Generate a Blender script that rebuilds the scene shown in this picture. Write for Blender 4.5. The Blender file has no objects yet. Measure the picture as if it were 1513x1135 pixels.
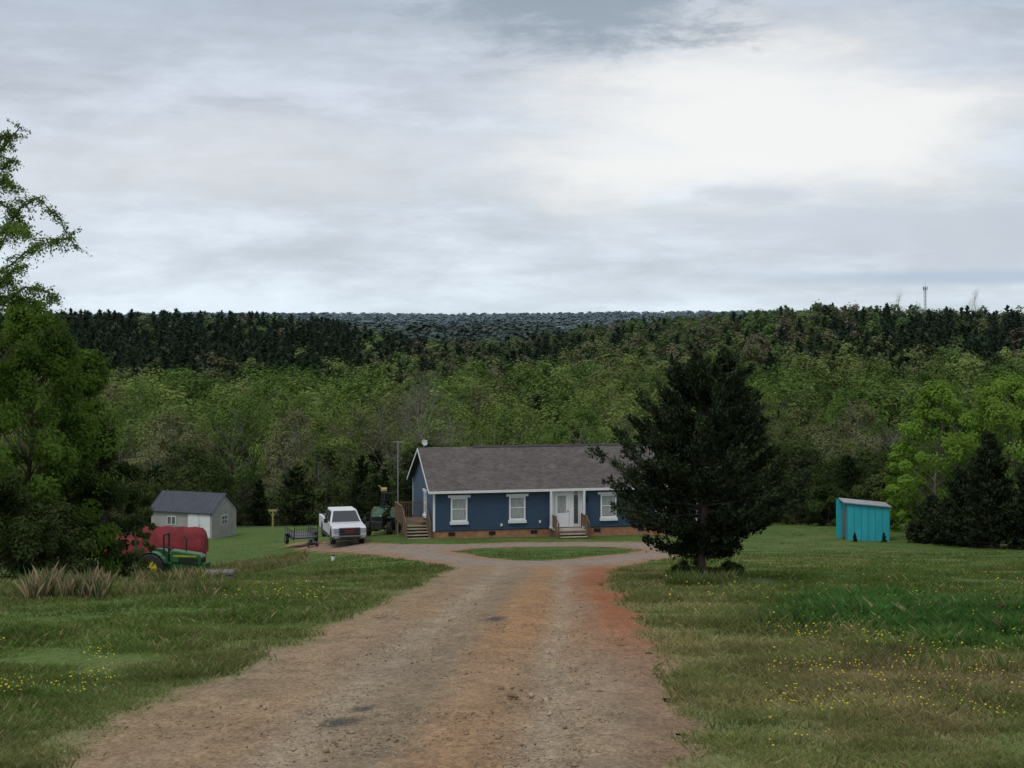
import bpy, math, random
import numpy as np
from mathutils import Vector
random.seed(7)
F=2400.; CX=756.5; HY=475.
scene=bpy.context.scene
scene.view_settings.view_transform='Standard'
try: scene.view_settings.look='None'
except Exception: pass
scene.view_settings.exposure=0
COLL=scene.collection
def R(s): return np.random.default_rng(s)

# ------------------------------------------------------------------ terrain
cy=np.array([-80,-20,0,11.4,18,26,35,44,55,70,85,96,100,110,125,133,145,160,180,220,320,6000.])
cb=np.array([0.4,0.8,1.6,3.13,3.85,4.62,5.62,6.72,8.2,10.2,12.0,13.0,13.2,13.9,15.5,16.5,18.2,21.5,25,29,31,31.])
ty=np.arange(-80,6000,0.5); tb=np.interp(ty,cy,cb)
k=np.hanning(13); k/=k.sum()
tb2=np.convolve(np.pad(tb,6,mode='edge'),k,mode='valid')
def ss(a,b,x):
    t=np.clip((x-a)/(b-a),0,1); return t*t*(3-2*t)
def vnoise(x,y,s=1.,seed=0):
    x=np.asarray(x,float)/s; y=np.asarray(y,float)/s
    xi=np.floor(x); yi=np.floor(y); fx=x-xi; fy=y-yi
    fx=fx*fx*(3-2*fx); fy=fy*fy*(3-2*fy)
    def h(a,b):
        v=np.sin(a*127.1+b*311.7+seed*74.7)*43758.5453
        return v-np.floor(v)
    return (h(xi,yi)*(1-fx)+h(xi+1,yi)*fx)*(1-fy)+(h(xi,yi+1)*(1-fx)+h(xi+1,yi+1)*fx)*fy
def G(x,y):
    x=np.asarray(x,float); y=np.asarray(y,float)
    z=-np.interp(y,ty,tb2)
    e=np.interp(y,[30,40,50,60,70,87,112,146],[0,.15,.42,.72,1.05,1.65,1.5,0])*ss(.06,.2,-x/np.maximum(y,20))
    z=z-e
    az=x/np.maximum(y,150)
    pts=np.array([-.6,-.30,-.22,-.17,-.12,-.09,-.05,-.01,.03,.07,.12,.19,.26,.33,.6])
    amp=np.array([19,19.8,19.2,18.8,16.5,12.5,8.5,9,13,17,19.5,23.2,20.5,20,20.])
    a=np.interp(az,pts,amp)
    n=(vnoise(x,y,90,3)-.5)*5*ss(300,500,y)
    z=z+a*ss(330,680,y)*(1-.85*ss(760,1100,y))+n*(1-ss(1500,2200,y)*.5)
    z=z+15*np.exp(-((y-1300)/190)**2)*(1-.4*ss(-.05,.15,az))
    far=ss(1900,2900,y)
    z=z+far*(29+8*(vnoise(x,y,420,9)))
    return z
def g(px,py):
    d=np.arange(6,200,.05); x=(px-CX)/F*d
    zz=-(py-HY)/F*d
    hit=np.where(zz<=G(x,d))[0]
    i=hit[0] if len(hit) else len(d)-1
    return float(x[i]),float(d[i])
def at(px,d): return (px-CX)/F*d
def zp(py,d): return -(py-HY)/F*d

L_px=[(90,1135),(215,1060),(335,1000),(430,955),(520,915),(570,890),(620,868),(655,850),(668,842)]
L_more=[(655,835),(610,829),(575,824),(548,820),(520,818),(470,815),(440,812),(425,806),(440,801.5),(475,800),(540,802),(600,804.5),(660,804.5),(750,802),(850,801),(930,801),(1000,802),(1050,806),(1045,814),(1010,822),(965,829),(925,838)]
R_px=[(905,848),(903,862),(925,890),(942,915),(955,945),(970,985),(1000,1060),(1035,1135)]
Lw=[g(*p) for p in L_px]; Mw=[g(*p) for p in L_more]; Rw=[g(*p) for p in R_px]
ROAD=np.array([(-3.4,-60),(-3.4,0)]+Lw+Mw+Rw+[(1.2,0),(1.2,-60)])
ISL=np.array([g(*p) for p in [(668,815),(700,811),(760,809),(860,808),(920,810),(950,813),(925,818),(870,823),(810,829),(770,829),(720,824),(690,819)]])
def sdpoly(X,Y,P):
    d=np.full(X.shape,1e9); ins=np.zeros(X.shape,bool)
    n=len(P)
    for i in range(n):
        ax,ay=P[i]; bx,by=P[(i+1)%n]
        ex,ey=bx-ax,by-ay
        t=np.clip(((X-ax)*ex+(Y-ay)*ey)/(ex*ex+ey*ey+1e-12),0,1)
        d=np.minimum(d,np.hypot(X-ax-t*ex,Y-ay-t*ey))
        c=((ay>Y)!=(by>Y))
        xc=ax+(Y-ay)/(by-ay+1e-12)*ex
        ins^=(c&(X<xc))
    return np.where(ins,-d,d)
gx=np.arange(-40,40.01,.2); gy=np.arange(-60,130.01,.2)
GX,GY=np.meshgrid(gx,gy)
SD=np.maximum(sdpoly(GX,GY,ROAD),-sdpoly(GX,GY,ISL))
def sd(x,y):
    x=np.asarray(x,float); y=np.asarray(y,float)
    fx=np.clip((x+40)/.2,0,len(gx)-1.001); fy=np.clip((y+60)/.2,0,len(gy)-1.001)
    i=fx.astype(int); j=fy.astype(int); u=fx-i; v=fy-j
    r=(SD[j,i]*(1-u)+SD[j,i+1]*u)*(1-v)+(SD[j+1,i]*(1-u)+SD[j+1,i+1]*u)*v
    return np.where((np.abs(x)>39.5)|(y>129.5),20.,r)
def mix(a,b,t): 
    t=np.asarray(t)[...,None]; return a*(1-t)+b*t
C=lambda *a: np.array(a,float)
def ell(x,y,cx,cy_,rx,ry): return np.sqrt(((x-cx)/rx)**2+((y-cy_)/ry)**2)
lushc=g(1330,912)
def lushf(x,y): return 1-ss(.75,1.1,ell(x,y,lushc[0]+1.2,lushc[1],3.6,5.0)+.35*(vnoise(x,y,1.3,5)-.5))
def brownf(x,y):
    c=g(1430,1010); return 1-ss(.4,1.35,ell(x,y,c[0]+.3,c[1],2.0,2.4)+.7*(vnoise(x,y,.7,15)-.5)+.4*(vnoise(x,y,.25,16)-.5))
def gcol(x,y):
    n1=vnoise(x,y,7,1); n2=vnoise(x,y,1.7,2); n3=vnoise(x,y,.5,3); n4=vnoise(x,y,3.3,4)
    c=mix(C(.088,.150,.032),C(.140,.195,.050),np.clip(n1*.7+n2*.6-.15,0,1))
    st=np.clip((n2*.5+n3*.4+.3*n1+.35*n4-.90)*2.6,0,.7)*(1-.35*(x<0))
    c=mix(np.broadcast_to(c,c.shape),C(.28,.235,.115),st)
    v=(1-ss(.8,3.6,sd(x,y)))*(x>0)*(y<45)
    c=mix(c,C(.27,.235,.105),.72*v*(.35+.65*n2))
    v=(1-ss(.3,1.8,sd(x,y)))*(x<0)*(y<45)
    c=mix(c,C(.21,.19,.085),.55*v*(.35+.65*n2))
    c=mix(c,C(.064,.148,.036),.9*lushf(x,y))
    c=mix(c,C(.26,.195,.10),.65*brownf(x,y))
    c=mix(c,C(.088,.145,.034),.6*ss(50,80,y))
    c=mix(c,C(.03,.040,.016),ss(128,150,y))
    c=mix(c,C(.13,.17,.17),ss(1500,2800,y)*.95)  # distance haze mixed into the far ground colour
    return c
LY=np.array([p[1] for p in Lw]); LX=np.array([p[0] for p in Lw])
RY=np.array([p[1] for p in Rw[::-1]]); RX=np.array([p[0] for p in Rw[::-1]])
oil=[g(505,1065)+(.22,.36),g(737,915)+(.22,.7),g(535,1050)+(.14,.2)]
def rcol(x,y):
    l=np.interp(y,LY,LX); r=np.interp(y,RY,RX); s=(x-(l+r)/2)/((r-l)/2)
    s=np.clip(s,-1.3,1.3); stem=1-ss(42,60,y)
    n1=vnoise(x,y*.35,.6,21); n2=vnoise(x,y*.5,.22,22); n3=vnoise(x,y*.5,2.2,23)
    wob=.10*(vnoise(x*.2,y,5.,24)-.5)
    s=s+wob
    grey=C(.228,.180,.125); tan=C(.278,.202,.125); clay=C(.305,.175,.085); red=C(.27,.098,.040)
    c=mix(np.broadcast_to(grey,x.shape+(3,)),tan,np.clip(n1*.7+n3*.5-.1,0,1))
    w=np.exp(-((s-.22)/.28)**2)*1.0+np.exp(-((s+.60)/.18)**2)*.35
    c=mix(c,clay,np.clip(w*(.5+.8*n3),0,.9)*stem)
    c=mix(c,C(.33,.265,.19),.5*np.exp(-((s-.48)/.08)**2)*stem*(.4+n1))
    c=mix(c,C(.33,.265,.19),.5*np.exp(-((s+.36)/.10)**2)*stem*(.4+n1))
    c=mix(c,C(.18,.145,.10),.6*np.exp(-((s+.08)/.12)**2)*stem*(.3+n1))
    c=mix(c,C(.21,.12,.07),.6*ss(.65,.95,s)*stem)
    rr=ss(.42,.9,s+.2*(n1-.5))*ss(16,26,y)*stem
    c=mix(c,red,rr*.85)
    c=mix(c,C(.255,.17,.095),(ss(.45,1.,-s)*.5)*stem*(.5+n1))
    c=mix(c,C(.245,.205,.17),(1-stem)*.75)
    c=mix(c,C(.29,.15,.08),(1-ss(.3,1.6,-sd(x,y)))*(1-stem)*.7)
    c=c*(.85+.3*n2)[...,None]
    for ox,oy,a,b in oil:
        c=mix(c,C(.055,.05,.045),.85*(1-ss(.3,1.1,ell(x,y,ox,oy,a,b)+.7*(n2-.5)+.5*(n1-.5))))
    return c
def ecol(x,y):
    s=sd(x,y)+.5*(vnoise(x,y,.9,31)-.5)+.35*(vnoise(x,y,.25,32)-.5)
    m=1-ss(-.15,.25,s)
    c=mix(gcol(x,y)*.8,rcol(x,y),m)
    return np.concatenate([c,m[...,None]],-1)

# ------------------------------------------------------------------ mesh utils
def mesh_np(name,V,Q,mats,midx=None,col=None,smooth=False):
    V=np.asarray(V,np.float32); Q=np.asarray(Q,np.int32); n,kk=Q.shape
    me=bpy.data.meshes.new(name)
    me.vertices.add(len(V)); me.vertices.foreach_set('co',V.ravel())
    me.loops.add(n*kk); me.loops.foreach_set('vertex_index',Q.ravel())
    me.polygons.add(n); me.polygons.foreach_set('loop_start',np.arange(n,dtype=np.int32)*kk)
    for m in mats: me.materials.append(m)
    if midx is not None: me.polygons.foreach_set('material_index',np.asarray(midx,np.int32))
    me.update(calc_edges=True)
    if smooth: me.polygons.foreach_set('use_smooth',np.ones(n,bool))
    if col is not None:
        a=me.color_attributes.new('Col','FLOAT_COLOR','POINT')
        col=np.asarray(col,np.float32)
        if col.shape[1]==3: col=np.concatenate([col,np.ones((len(col),1),np.float32)],1)
        a.data.foreach_set('color',col.ravel())
    return me
def obj(name,me,parent=None,loc=None,rot=None,scale=None,**props):
    o=bpy.data.objects.new(name,me)
    COLL.objects.link(o)
    if parent: o.parent=parent
    if loc is not None: o.location=loc
    if rot is not None: o.rotation_euler=rot
    if scale is not None: o.scale=scale
    for kx,v in props.items(): o[kx]=v
    return o
def top(name,label,cat,loc,rz=0,group=None,scale=None):
    o=obj(name,None,loc=loc,rot=(0,0,rz),scale=scale,label=label,category=cat)
    o.empty_display_size=.3
    if group: o['group']=group
    return o
class MB:
    def __init__(s): s.v=[];s.f=[];s.m=[]
    def poly(s,pts,m=0):
        b=len(s.v); s.v+= [tuple(p) for p in pts]; s.f.append(tuple(range(b,b+len(pts)))); s.m.append(m)
    def box(s,x0,x1,y0,y1,z0,z1,m=0):
        b=len(s.v)
        s.v+=[(x0,y0,z0),(x1,y0,z0),(x1,y1,z0),(x0,y1,z0),(x0,y0,z1),(x1,y0,z1),(x1,y1,z1),(x0,y1,z1)]
        for f in [(0,3,2,1),(4,5,6,7),(0,1,5,4),(1,2,6,5),(2,3,7,6),(3,0,4,7)]:
            s.f.append(tuple(b+i for i in f)); s.m.append(m)
    def cyl(s,p0,p1,r0,r1=None,n=10,m=0,caps=True):
        r1=r0 if r1 is None else r1
        p0=Vector(p0);p1=Vector(p1);d=(p1-p0).normalized()
        a=d.orthogonal().normalized(); c=d.cross(a)
        b=len(s.v)
        for p,r in((p0,r0),(p1,r1)):
            for i in range(n):
                t=2*math.pi*i/n; s.v.append(tuple(p+a*math.cos(t)*r+c*math.sin(t)*r))
        for i in range(n):
            j=(i+1)%n; s.f.append((b+i,b+j,b+n+j,b+n+i)); s.m.append(m)
        if caps:
            s.f.append(tuple(b+i for i in range(n))[::-1]); s.m.append(m)
            s.f.append(tuple(b+n+i for i in range(n))); s.m.append(m)
    def prism(s,prof,x0,x1,m=0,inset=0):
        b=len(s.v);n=len(prof)
        s.v+=[(x0,p[0],p[1]) for p in prof]+[(x1,p[0],p[1]) for p in prof]
        s.f.append(tuple(b+i for i in range(n))); s.m.append(m)
        s.f.append(tuple(b+n+i for i in range(n))[::-1]); s.m.append(m)
        for i in range(n):
            j=(i+1)%n; s.f.append((b+i,b+n+i,b+n+j,b+j)); s.m.append(m)
    def frustum(s,a,b_,z0,z1,m=0):
        b=len(s.v)
        for q,z in((a,z0),(b_,z1)):
            s.v+=[(q[0],q[2],z),(q[1],q[2],z),(q[1],q[3],z),(q[0],q[3],z)]
        for f in [(0,3,2,1),(4,5,6,7),(0,1,5,4),(1,2,6,5),(2,3,7,6),(3,0,4,7)]:
            s.f.append(tuple(b+i for i in f)); s.m.append(m)
    def mesh(s,name,mats):
        me=bpy.data.meshes.new(name); me.from_pydata(s.v,[],s.f)
        for m in mats: me.materials.append(m)
        me.polygons.foreach_set('material_index',s.m); me.update()
        return me
def part(name,mb,mats,parent,bevel=0,smooth=False,loc=None,rot=None,**props):
    if not isinstance(mats,(list,tuple)): mats=[mats]
    me=mb.mesh(name,mats)
    import bmesh
    bm=bmesh.new(); bm.from_mesh(me); bmesh.ops.recalc_face_normals(bm,faces=bm.faces); bm.to_mesh(me); bm.free()
    if smooth: 
        me.polygons.foreach_set('use_smooth',[True]*len(me.polygons))
    o=obj(name,me,parent,loc,rot,**props)
    if bevel:
        b=o.modifiers.new('bevel','BEVEL'); b.width=bevel; b.segments=2; b.limit_method='ANGLE'
    return o

# ------------------------------------------------------------------ materials
def newmat(name):
    m=bpy.data.materials.new(name); m.use_nodes=True
    nt=m.node_tree; nt.nodes.clear(); out=nt.nodes.new('ShaderNodeOutputMaterial')
    return m,nt,out
def N(nt,t,**kw):
    n=nt.nodes.new(t)
    for a,b in kw.items(): setattr(n,a,b)
    return n
def mat(name,col,rough=.6,var=.15,scale=3.,bump=.0,metal=0.,bscale=None,spec=.4,stretch=(1,1,1)):
    m,nt,out=newmat(name); L=nt.links.new
    p=N(nt,'ShaderNodeBsdfPrincipled'); L(p.outputs[0],out.inputs[0])
    tc=N(nt,'ShaderNodeTexCoord'); mp=N(nt,'ShaderNodeMapping'); mp.inputs['Scale'].default_value=stretch
    L(tc.outputs['Object'],mp.inputs[0])
    no=N(nt,'ShaderNodeTexNoise'); no.inputs['Scale'].default_value=scale; no.inputs['Detail'].default_value=6
    L(mp.outputs[0],no.inputs['Vector'])
    mr=N(nt,'ShaderNodeMapRange'); mr.inputs[1].default_value=.3; mr.inputs[2].default_value=.7
    mr.inputs[3].default_value=1-var; mr.inputs[4].default_value=1+var
    L(no.outputs[0],mr.inputs[0])
    mx=N(nt,'ShaderNodeVectorMath',operation='SCALE'); mx.inputs[0].default_value=col[:3]
    L(mr.outputs[0],mx.inputs['Scale']); L(mx.outputs[0],p.inputs['Base Color'])
    p.inputs['Roughness'].default_value=rough; p.inputs['Metallic'].default_value=metal
    p.inputs['Specular IOR Level'].default_value=spec
    if bump:
        n2=N(nt,'ShaderNodeTexNoise'); n2.inputs['Scale'].default_value=bscale or scale*6; n2.inputs['Detail'].default_value=4
        L(mp.outputs[0],n2.inputs['Vector'])
        b=N(nt,'ShaderNodeBump'); b.inputs['Strength'].default_value=bump; b.inputs['Distance'].default_value=.05
        L(n2.outputs[0],b.inputs['Height']); L(b.outputs[0],p.inputs['Normal'])
    return m
def leafmat(name,a,b,trans=.3,attr=False,nscale=1.2,lo=.65,hi=1.35):
    m,nt,out=newmat(name); L=nt.links.new
    if attr:
        at_=N(nt,'ShaderNodeAttribute'); at_.attribute_name='Col'; base=at_.outputs['Color']
    else:
        oi=N(nt,'ShaderNodeObjectInfo'); mx=N(nt,'ShaderNodeMix',data_type='RGBA')
        mx.inputs[6].default_value=(*a,1); mx.inputs[7].default_value=(*b,1)
        L(oi.outputs['Random'],mx.inputs[0]); base=mx.outputs[2]
    tc=N(nt,'ShaderNodeTexCoord'); no=N(nt,'ShaderNodeTexNoise'); no.inputs['Scale'].default_value=nscale; no.inputs['Detail'].default_value=3
    L(tc.outputs['Object'],no.inputs['Vector'])
    mr=N(nt,'ShaderNodeMapRange'); mr.inputs[1].default_value=.3; mr.inputs[2].default_value=.7; mr.inputs[3].default_value=lo; mr.inputs[4].default_value=hi
    L(no.outputs[0],mr.inputs[0])
    sc=N(nt,'ShaderNodeVectorMath',operation='SCALE'); L(base,sc.inputs[0]); L(mr.outputs[0],sc.inputs['Scale'])
    d=N(nt,'ShaderNodeBsdfDiffuse'); t=N(nt,'ShaderNodeBsdfTranslucent'); ms=N(nt,'ShaderNodeMixShader'); ms.inputs[0].default_value=trans
    L(sc.outputs[0],d.inputs[0]); L(sc.outputs[0],t.inputs[0]); L(d.outputs[0],ms.inputs[1]); L(t.outputs[0],ms.inputs[2]); L(ms.outputs[0],out.inputs[0])
    return m
def earthmat():
    m,nt,out=newmat('earth'); L=nt.links.new
    p=N(nt,'ShaderNodeBsdfPrincipled'); p.inputs['Roughness'].default_value=.95; p.inputs['Specular IOR Level'].default_value=.1
    L(p.outputs[0],out.inputs[0])
    a=N(nt,'ShaderNodeAttribute'); a.attribute_name='Col'
    tc=N(nt,'ShaderNodeTexCoord')
    mp=N(nt,'ShaderNodeMapping'); mp.inputs['Scale'].default_value=(1,.4,1); L(tc.outputs['Object'],mp.inputs[0])
    vo=N(nt,'ShaderNodeTexVoronoi'); vo.inputs['Scale'].default_value=42; L(mp.outputs[0],vo.inputs['Vector'])
    n1=N(nt,'ShaderNodeTexNoise'); n1.inputs['Scale'].default_value=9; n1.inputs['Detail'].default_value=9; n1.inputs['Roughness'].default_value=.7; L(mp.outputs[0],n1.inputs['Vector'])
    mr=N(nt,'ShaderNodeMapRange'); mr.inputs[1].default_value=.3; mr.inputs[2].default_value=.7; mr.inputs[3].default_value=.75; mr.inputs[4].default_value=1.25; L(n1.outputs[0],mr.inputs[0])
    bw=N(nt,'ShaderNodeSeparateColor'); L(vo.outputs['Color'],bw.inputs[0])
    m2=N(nt,'ShaderNodeMapRange'); m2.inputs[3].default_value=.78; m2.inputs[4].default_value=1.25; L(bw.outputs[0],m2.inputs[0])
    mu=N(nt,'ShaderNodeMath',operation='MULTIPLY'); L(mr.outputs[0],mu.inputs[0]); L(m2.outputs[0],mu.inputs[1])
    sc=N(nt,'ShaderNodeVectorMath',operation='SCALE'); L(a.outputs['Color'],sc.inputs[0]); L(mu.outputs[0],sc.inputs['Scale'])
    L(sc.outputs[0],p.inputs['Base Color'])
    ad=N(nt,'ShaderNodeMath',operation='ADD'); L(n1.outputs[0],ad.inputs[0]); 
    iv=N(nt,'ShaderNodeMath',operation='MULTIPLY'); iv.inputs[1].default_value=-.5; L(vo.outputs['Distance'],iv.inputs[0]); L(iv.outputs[0],ad.inputs[1])
    b=N(nt,'ShaderNodeBump'); b.inputs['Strength'].default_value=.22; b.inputs['Distance'].default_value=.03; L(ad.outputs[0],b.inputs['Height']); L(b.outputs[0],p.inputs['Normal'])
    return m
EARTH=earthmat()

# ------------------------------------------------------------------ ground + road
rows=np.concatenate([np.arange(-60,4,2.),np.arange(4,60,.22),np.arange(60,120,.5),np.arange(120,400,3.),np.geomspace(400,5500,120)])
cols=np.linspace(-1,1,440)
hw=.55*np.maximum(rows,0)+26
X=cols[None,:]*hw[:,None]; Y=np.repeat(rows[:,None],len(cols),1)
Z=G(X,Y); s_=sd(X,Y)
Z=np.where(s_<-.2,Z-.05*ss(.2,.6,-s_),Z)
Z=Z+(vnoise(X,Y,1.3,41)-.5)*.07*(s_>0)*(Y<110)
idx=np.arange(X.size).reshape(X.shape)
def gridq(ix): return np.stack([ix[:-1,:-1],ix[:-1,1:],ix[1:,1:],ix[1:,:-1]],-1).reshape(-1,4)
me=mesh_np('ground',np.stack([X,Y,Z],-1).reshape(-1,3),gridq(idx),[EARTH],col=ecol(X,Y).reshape(-1,4),smooth=True)
obj('ground',me,kind='structure')
rx=np.arange(-24,20,.1); ry=np.concatenate([np.arange(-40,6,1.),np.arange(6,50,.12),np.arange(50,101,.2)])
X,Y=np.meshgrid(rx,ry); s_=sd(X,Y)
l=np.interp(Y,LY,LX); r=np.interp(Y,RY,RX); s2=(X-(l+r)/2)/((r-l)/2)
rut=-.04*(np.exp(-((s2-.46)/.13)**2)+np.exp(-((s2+.36)/.13)**2))*(1-ss(40,55,Y))
Z=G(X,Y)+.012+rut*ss(.1,.6,-s_)+(vnoise(X,Y,.7,51)-.5)*.03*ss(.0,.4,-s_)
idx=np.arange(X.size).reshape(X.shape); Q=gridq(idx)
keep=(s_.ravel()[Q].max(1)<.02)
Q=Q[keep]; used=np.unique(Q); rm=np.full(X.size,-1); rm[used]=np.arange(len(used))
V=np.stack([X,Y,Z],-1).reshape(-1,3)[used]
me=mesh_np('gravel_road',V,rm[Q],[EARTH],col=ecol(X,Y).reshape(-1,4)[used],smooth=True)
obj('gravel_road',me,kind='structure')

def octas(P,S,rng):
    n=len(P); base=np.array([(1,0,0),(0,1,0),(-1,0,0),(0,-1,0),(0,0,.7),(0,0,-.5)],float)
    th=rng.uniform(0,6.28,n); c,s=np.cos(th),np.sin(th)
    sc=S[:,None]*rng.uniform(.6,1.2,(n,3))
    B=base[None]*sc[:,None,:]*1.0
    B=B+rng.normal(0,.15,B.shape)*S[:,None,None]
    x=B[...,0]*c[:,None]-B[...,1]*s[:,None]; y=B[...,0]*s[:,None]+B[...,1]*c[:,None]
    V=np.stack([x,y,B[...,2]],-1)+P[:,None,:]
    f=np.array([(0,1,4),(1,2,4),(2,3,4),(3,0,4),(1,0,5),(2,1,5),(3,2,5),(0,3,5)])
    Q=(f[None]+np.arange(n)[:,None,None]*6).reshape(-1,3)
    return V.reshape(-1,3),Q
rng=R(5)
def wedge(n,y0,y1,rng,m=1.5,pw=1.):
    y=y0+(y1-y0)*rng.random(n)**pw; w=.33*y+m
    return (rng.random(n)*2-1)*w,y
x,y=wedge(110000,8.5,32,rng,1.5,1.4); s_=sd(x,y); kp=(s_<.2)&(rng.random(len(x))<.15+.85*vnoise(x,y*.3,.5,77)**2); x=x[kp];y=y[kp]
S=rng.gamma(1.5,.0038,len(x))+.003
P=np.stack([x,y,G(x,y)+.010],-1); V,Q=octas(P,S,rng)
pc=rcol(x,y)*rng.uniform(.7,1.5,len(x))[:,None]; pc=.6*pc+.4*np.array([.28,.235,.185])*rng.uniform(.5,1.6,len(x))[:,None]
STONE=leafmat('pebble',(0,0,0),(0,0,0),0.,attr=True,nscale=20)
obj('gravel',mesh_np('gravel',V,Q,[STONE],col=np.repeat(pc,6,0)),kind='stuff')

# ------------------------------------------------------------------ grass
GRASS=leafmat('grass_blades',(0,0,0),(0,0,0),.3,attr=True,nscale=.8)
def blades(x,y,h,w,col,rng,lean=.35,z=None):
    n=len(x); z=G(x,y)-.01
    th=rng.uniform(0,6.28,n); dx,dy=np.cos(th)*w/2,np.sin(th)*w/2
    lx,ly=rng.normal(0,lean,n)*h,rng.normal(0,lean,n)*h
    mx_,my_=lx*.35,ly*.35
    V=np.stack([np.stack([x-dx,y-dy,z],-1),np.stack([x+dx,y+dy,z],-1),
                np.stack([x+mx_+dx*.7,y+my_+dy*.7,z+h*.6],-1),np.stack([x+lx,y+ly,z+h],-1)],1)
    Q=np.arange(n*4).reshape(n,4)
    c=np.repeat(col[:,None,:],4,1)
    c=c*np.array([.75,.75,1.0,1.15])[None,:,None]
    return V.reshape(-1,3),Q,c.reshape(-1,3)
Vs=[];Qs=[];Cs=[];off=0
rng=R(11)
for (n,y0,y1,w,h0,pw) in [(380000,8.5,20,.0045,.065,1.),(330000,20,45,.010,.08,1.),(220000,45,112,.028,.07,1.)]:
    x,y=wedge(n,y0,y1,rng,2.,pw)
    e=sd(x,y)+.5*(vnoise(x,y,.9,31)-.5)+.35*(vnoise(x,y,.25,32)-.5)
    pr=ss(-.12,.45,e)*(.35+.65*ss(.25,.6,vnoise(x,y,.35,61)))
    kp=rng.random(n)<pr; x=x[kp];y=y[kp]
    lu=lushf(x,y); br=brownf(x,y); cl=vnoise(x,y,1.1,62)
    h=h0*rng.uniform(.5,1.5,len(x))*(.4+1.2*cl)*(1+1.0*lu+.4*br)*(1-.45*ss(75,90,y))
    c=gcol(x,y)*rng.uniform(.75,1.35,len(x))[:,None]
    dry=rng.random(len(x))<(.12+.25*br)*(1-.7*lu)
    c[dry]=np.array([.34,.28,.15])*rng.uniform(.6,1.2,dry.sum())[:,None]
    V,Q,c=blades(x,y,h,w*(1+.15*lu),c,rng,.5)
    Vs.append(V);Qs.append(Q+off);Cs.append(c);off+=len(V)
obj('grass',mesh_np('grass',np.concatenate(Vs),np.concatenate(Qs),[GRASS],col=np.concatenate(Cs)),kind='stuff')
Vs=[];Qs=[];Cs=[];off=0
def patch(px0,px1,py0,py1,n,h0,w,colr,thr=.35,ns=1.2):
    global off
    n=int(n)
    px=rng.uniform(px0,px1,n); py=rng.uniform(py0,py1,n)
    ys=np.array([g(.5*(px0+px1),q)[1] for q in np.linspace(py0,py1,9)]); y=np.interp(py,np.linspace(py0,py1,9),ys); x=(px-CX)/F*y
    nn=vnoise(x,y,ns,71)
    kp=(nn>thr)&(sd(x,y)>.6); x=x[kp];y=y[kp]; nn=nn[kp]
    c=np.array(colr)[None]*rng.uniform(.5,1.3,len(x))[:,None]
    gm=rng.random(len(x))<.35; c[gm]=np.array([.09,.15,.035])
    V,Q,c=blades(x,y,h0*rng.uniform(.25,1.2,len(x))*(.5+.8*nn),w,c,rng,.25)
    Vs.append(V);Qs.append(Q+off);Cs.append(c);off+=len(V)
patch(40,160,872,888,4200,.42,.004,(.33,.26,.16),.42,.3)
patch(0,330,858,885,4500,.20,.0045,(.31,.26,.14),.4,.5)
patch(315,455,830,846,9000,.36,.011,(.34,.28,.14),.25,.8)
patch(200,335,846,862,6000,.30,.009,(.32,.27,.13),.3,.6)
patch(985,1095,850,868,3200,.26,.008,(.18,.2,.08),.3,.5)
patch(940,1513,985,1000,1500,.15,.005,(.3,.24,.12))
obj('tall_dry_grass',mesh_np('tall_dry_grass',np.concatenate(Vs),np.concatenate(Qs),[GRASS],col=np.concatenate(Cs)),kind='stuff')
def flowers():
    P=[];rg=R(3)
    for (px0,px1,py0,py1,n) in [(1130,1513,940,1130,420),(0,170,970,1050,110),(300,480,870,900,60),(960,1513,860,940,120)]:
        a=[g(px0,py1),g(px1,py0)]
        n2=n*3; y=rg.uniform(a[0][1],a[1][1],n2); px=rg.uniform(px0,px1,n2); x=(px-CX)/F*y
        kp=(vnoise(x,y,.9,81)>.5)&(sd(x,y)>.5); x=x[kp][:n];y=y[kp][:n]
        P.append(np.stack([x,y,G(x,y)+rg.uniform(.11,.23,len(x))],-1))
    P=np.concatenate(P); V,Q=octas(P,(.0065+.0004*P[:,1])*rg.uniform(.6,1.2,len(P)),rg)
    m=mat('yellow_petal',(.75,.6,.03),.6,.1)
    obj('wildflowers',mesh_np('wildflowers',V,Q,[m]),kind='stuff')
flowers()

# ------------------------------------------------------------------ trees
def leafquads(Cn,a,b,rng,axis=None,jit=.6,nrm=None,nj=.5):
    n=len(Cn)
    if nrm is not None:
        nn=nrm+rng.normal(0,nj,(n,3)); u=np.cross(nn,rng.normal(size=(n,3))); u/=np.linalg.norm(u,axis=1)[:,None]+1e-9
        v=np.cross(nn,u); v/=np.linalg.norm(v,axis=1)[:,None]+1e-9
    else:
        u=axis+rng.normal(0,jit,(n,3)); u/=np.linalg.norm(u,axis=1)[:,None]
        w=rng.normal(0,.55,(n,3))+np.array([0,0,1.]); v=np.cross(u,w); v/=np.linalg.norm(v,axis=1)[:,None]+1e-9
    a=(np.asarray(a)*np.ones(n))[:,None]; b=(np.asarray(b)*np.ones(n))[:,None]
    V=np.stack([Cn+u*a,Cn+v*b,Cn-u*a,Cn-v*b],1).reshape(-1,3)
    return V,np.arange(n*4).reshape(n,4)
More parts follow.
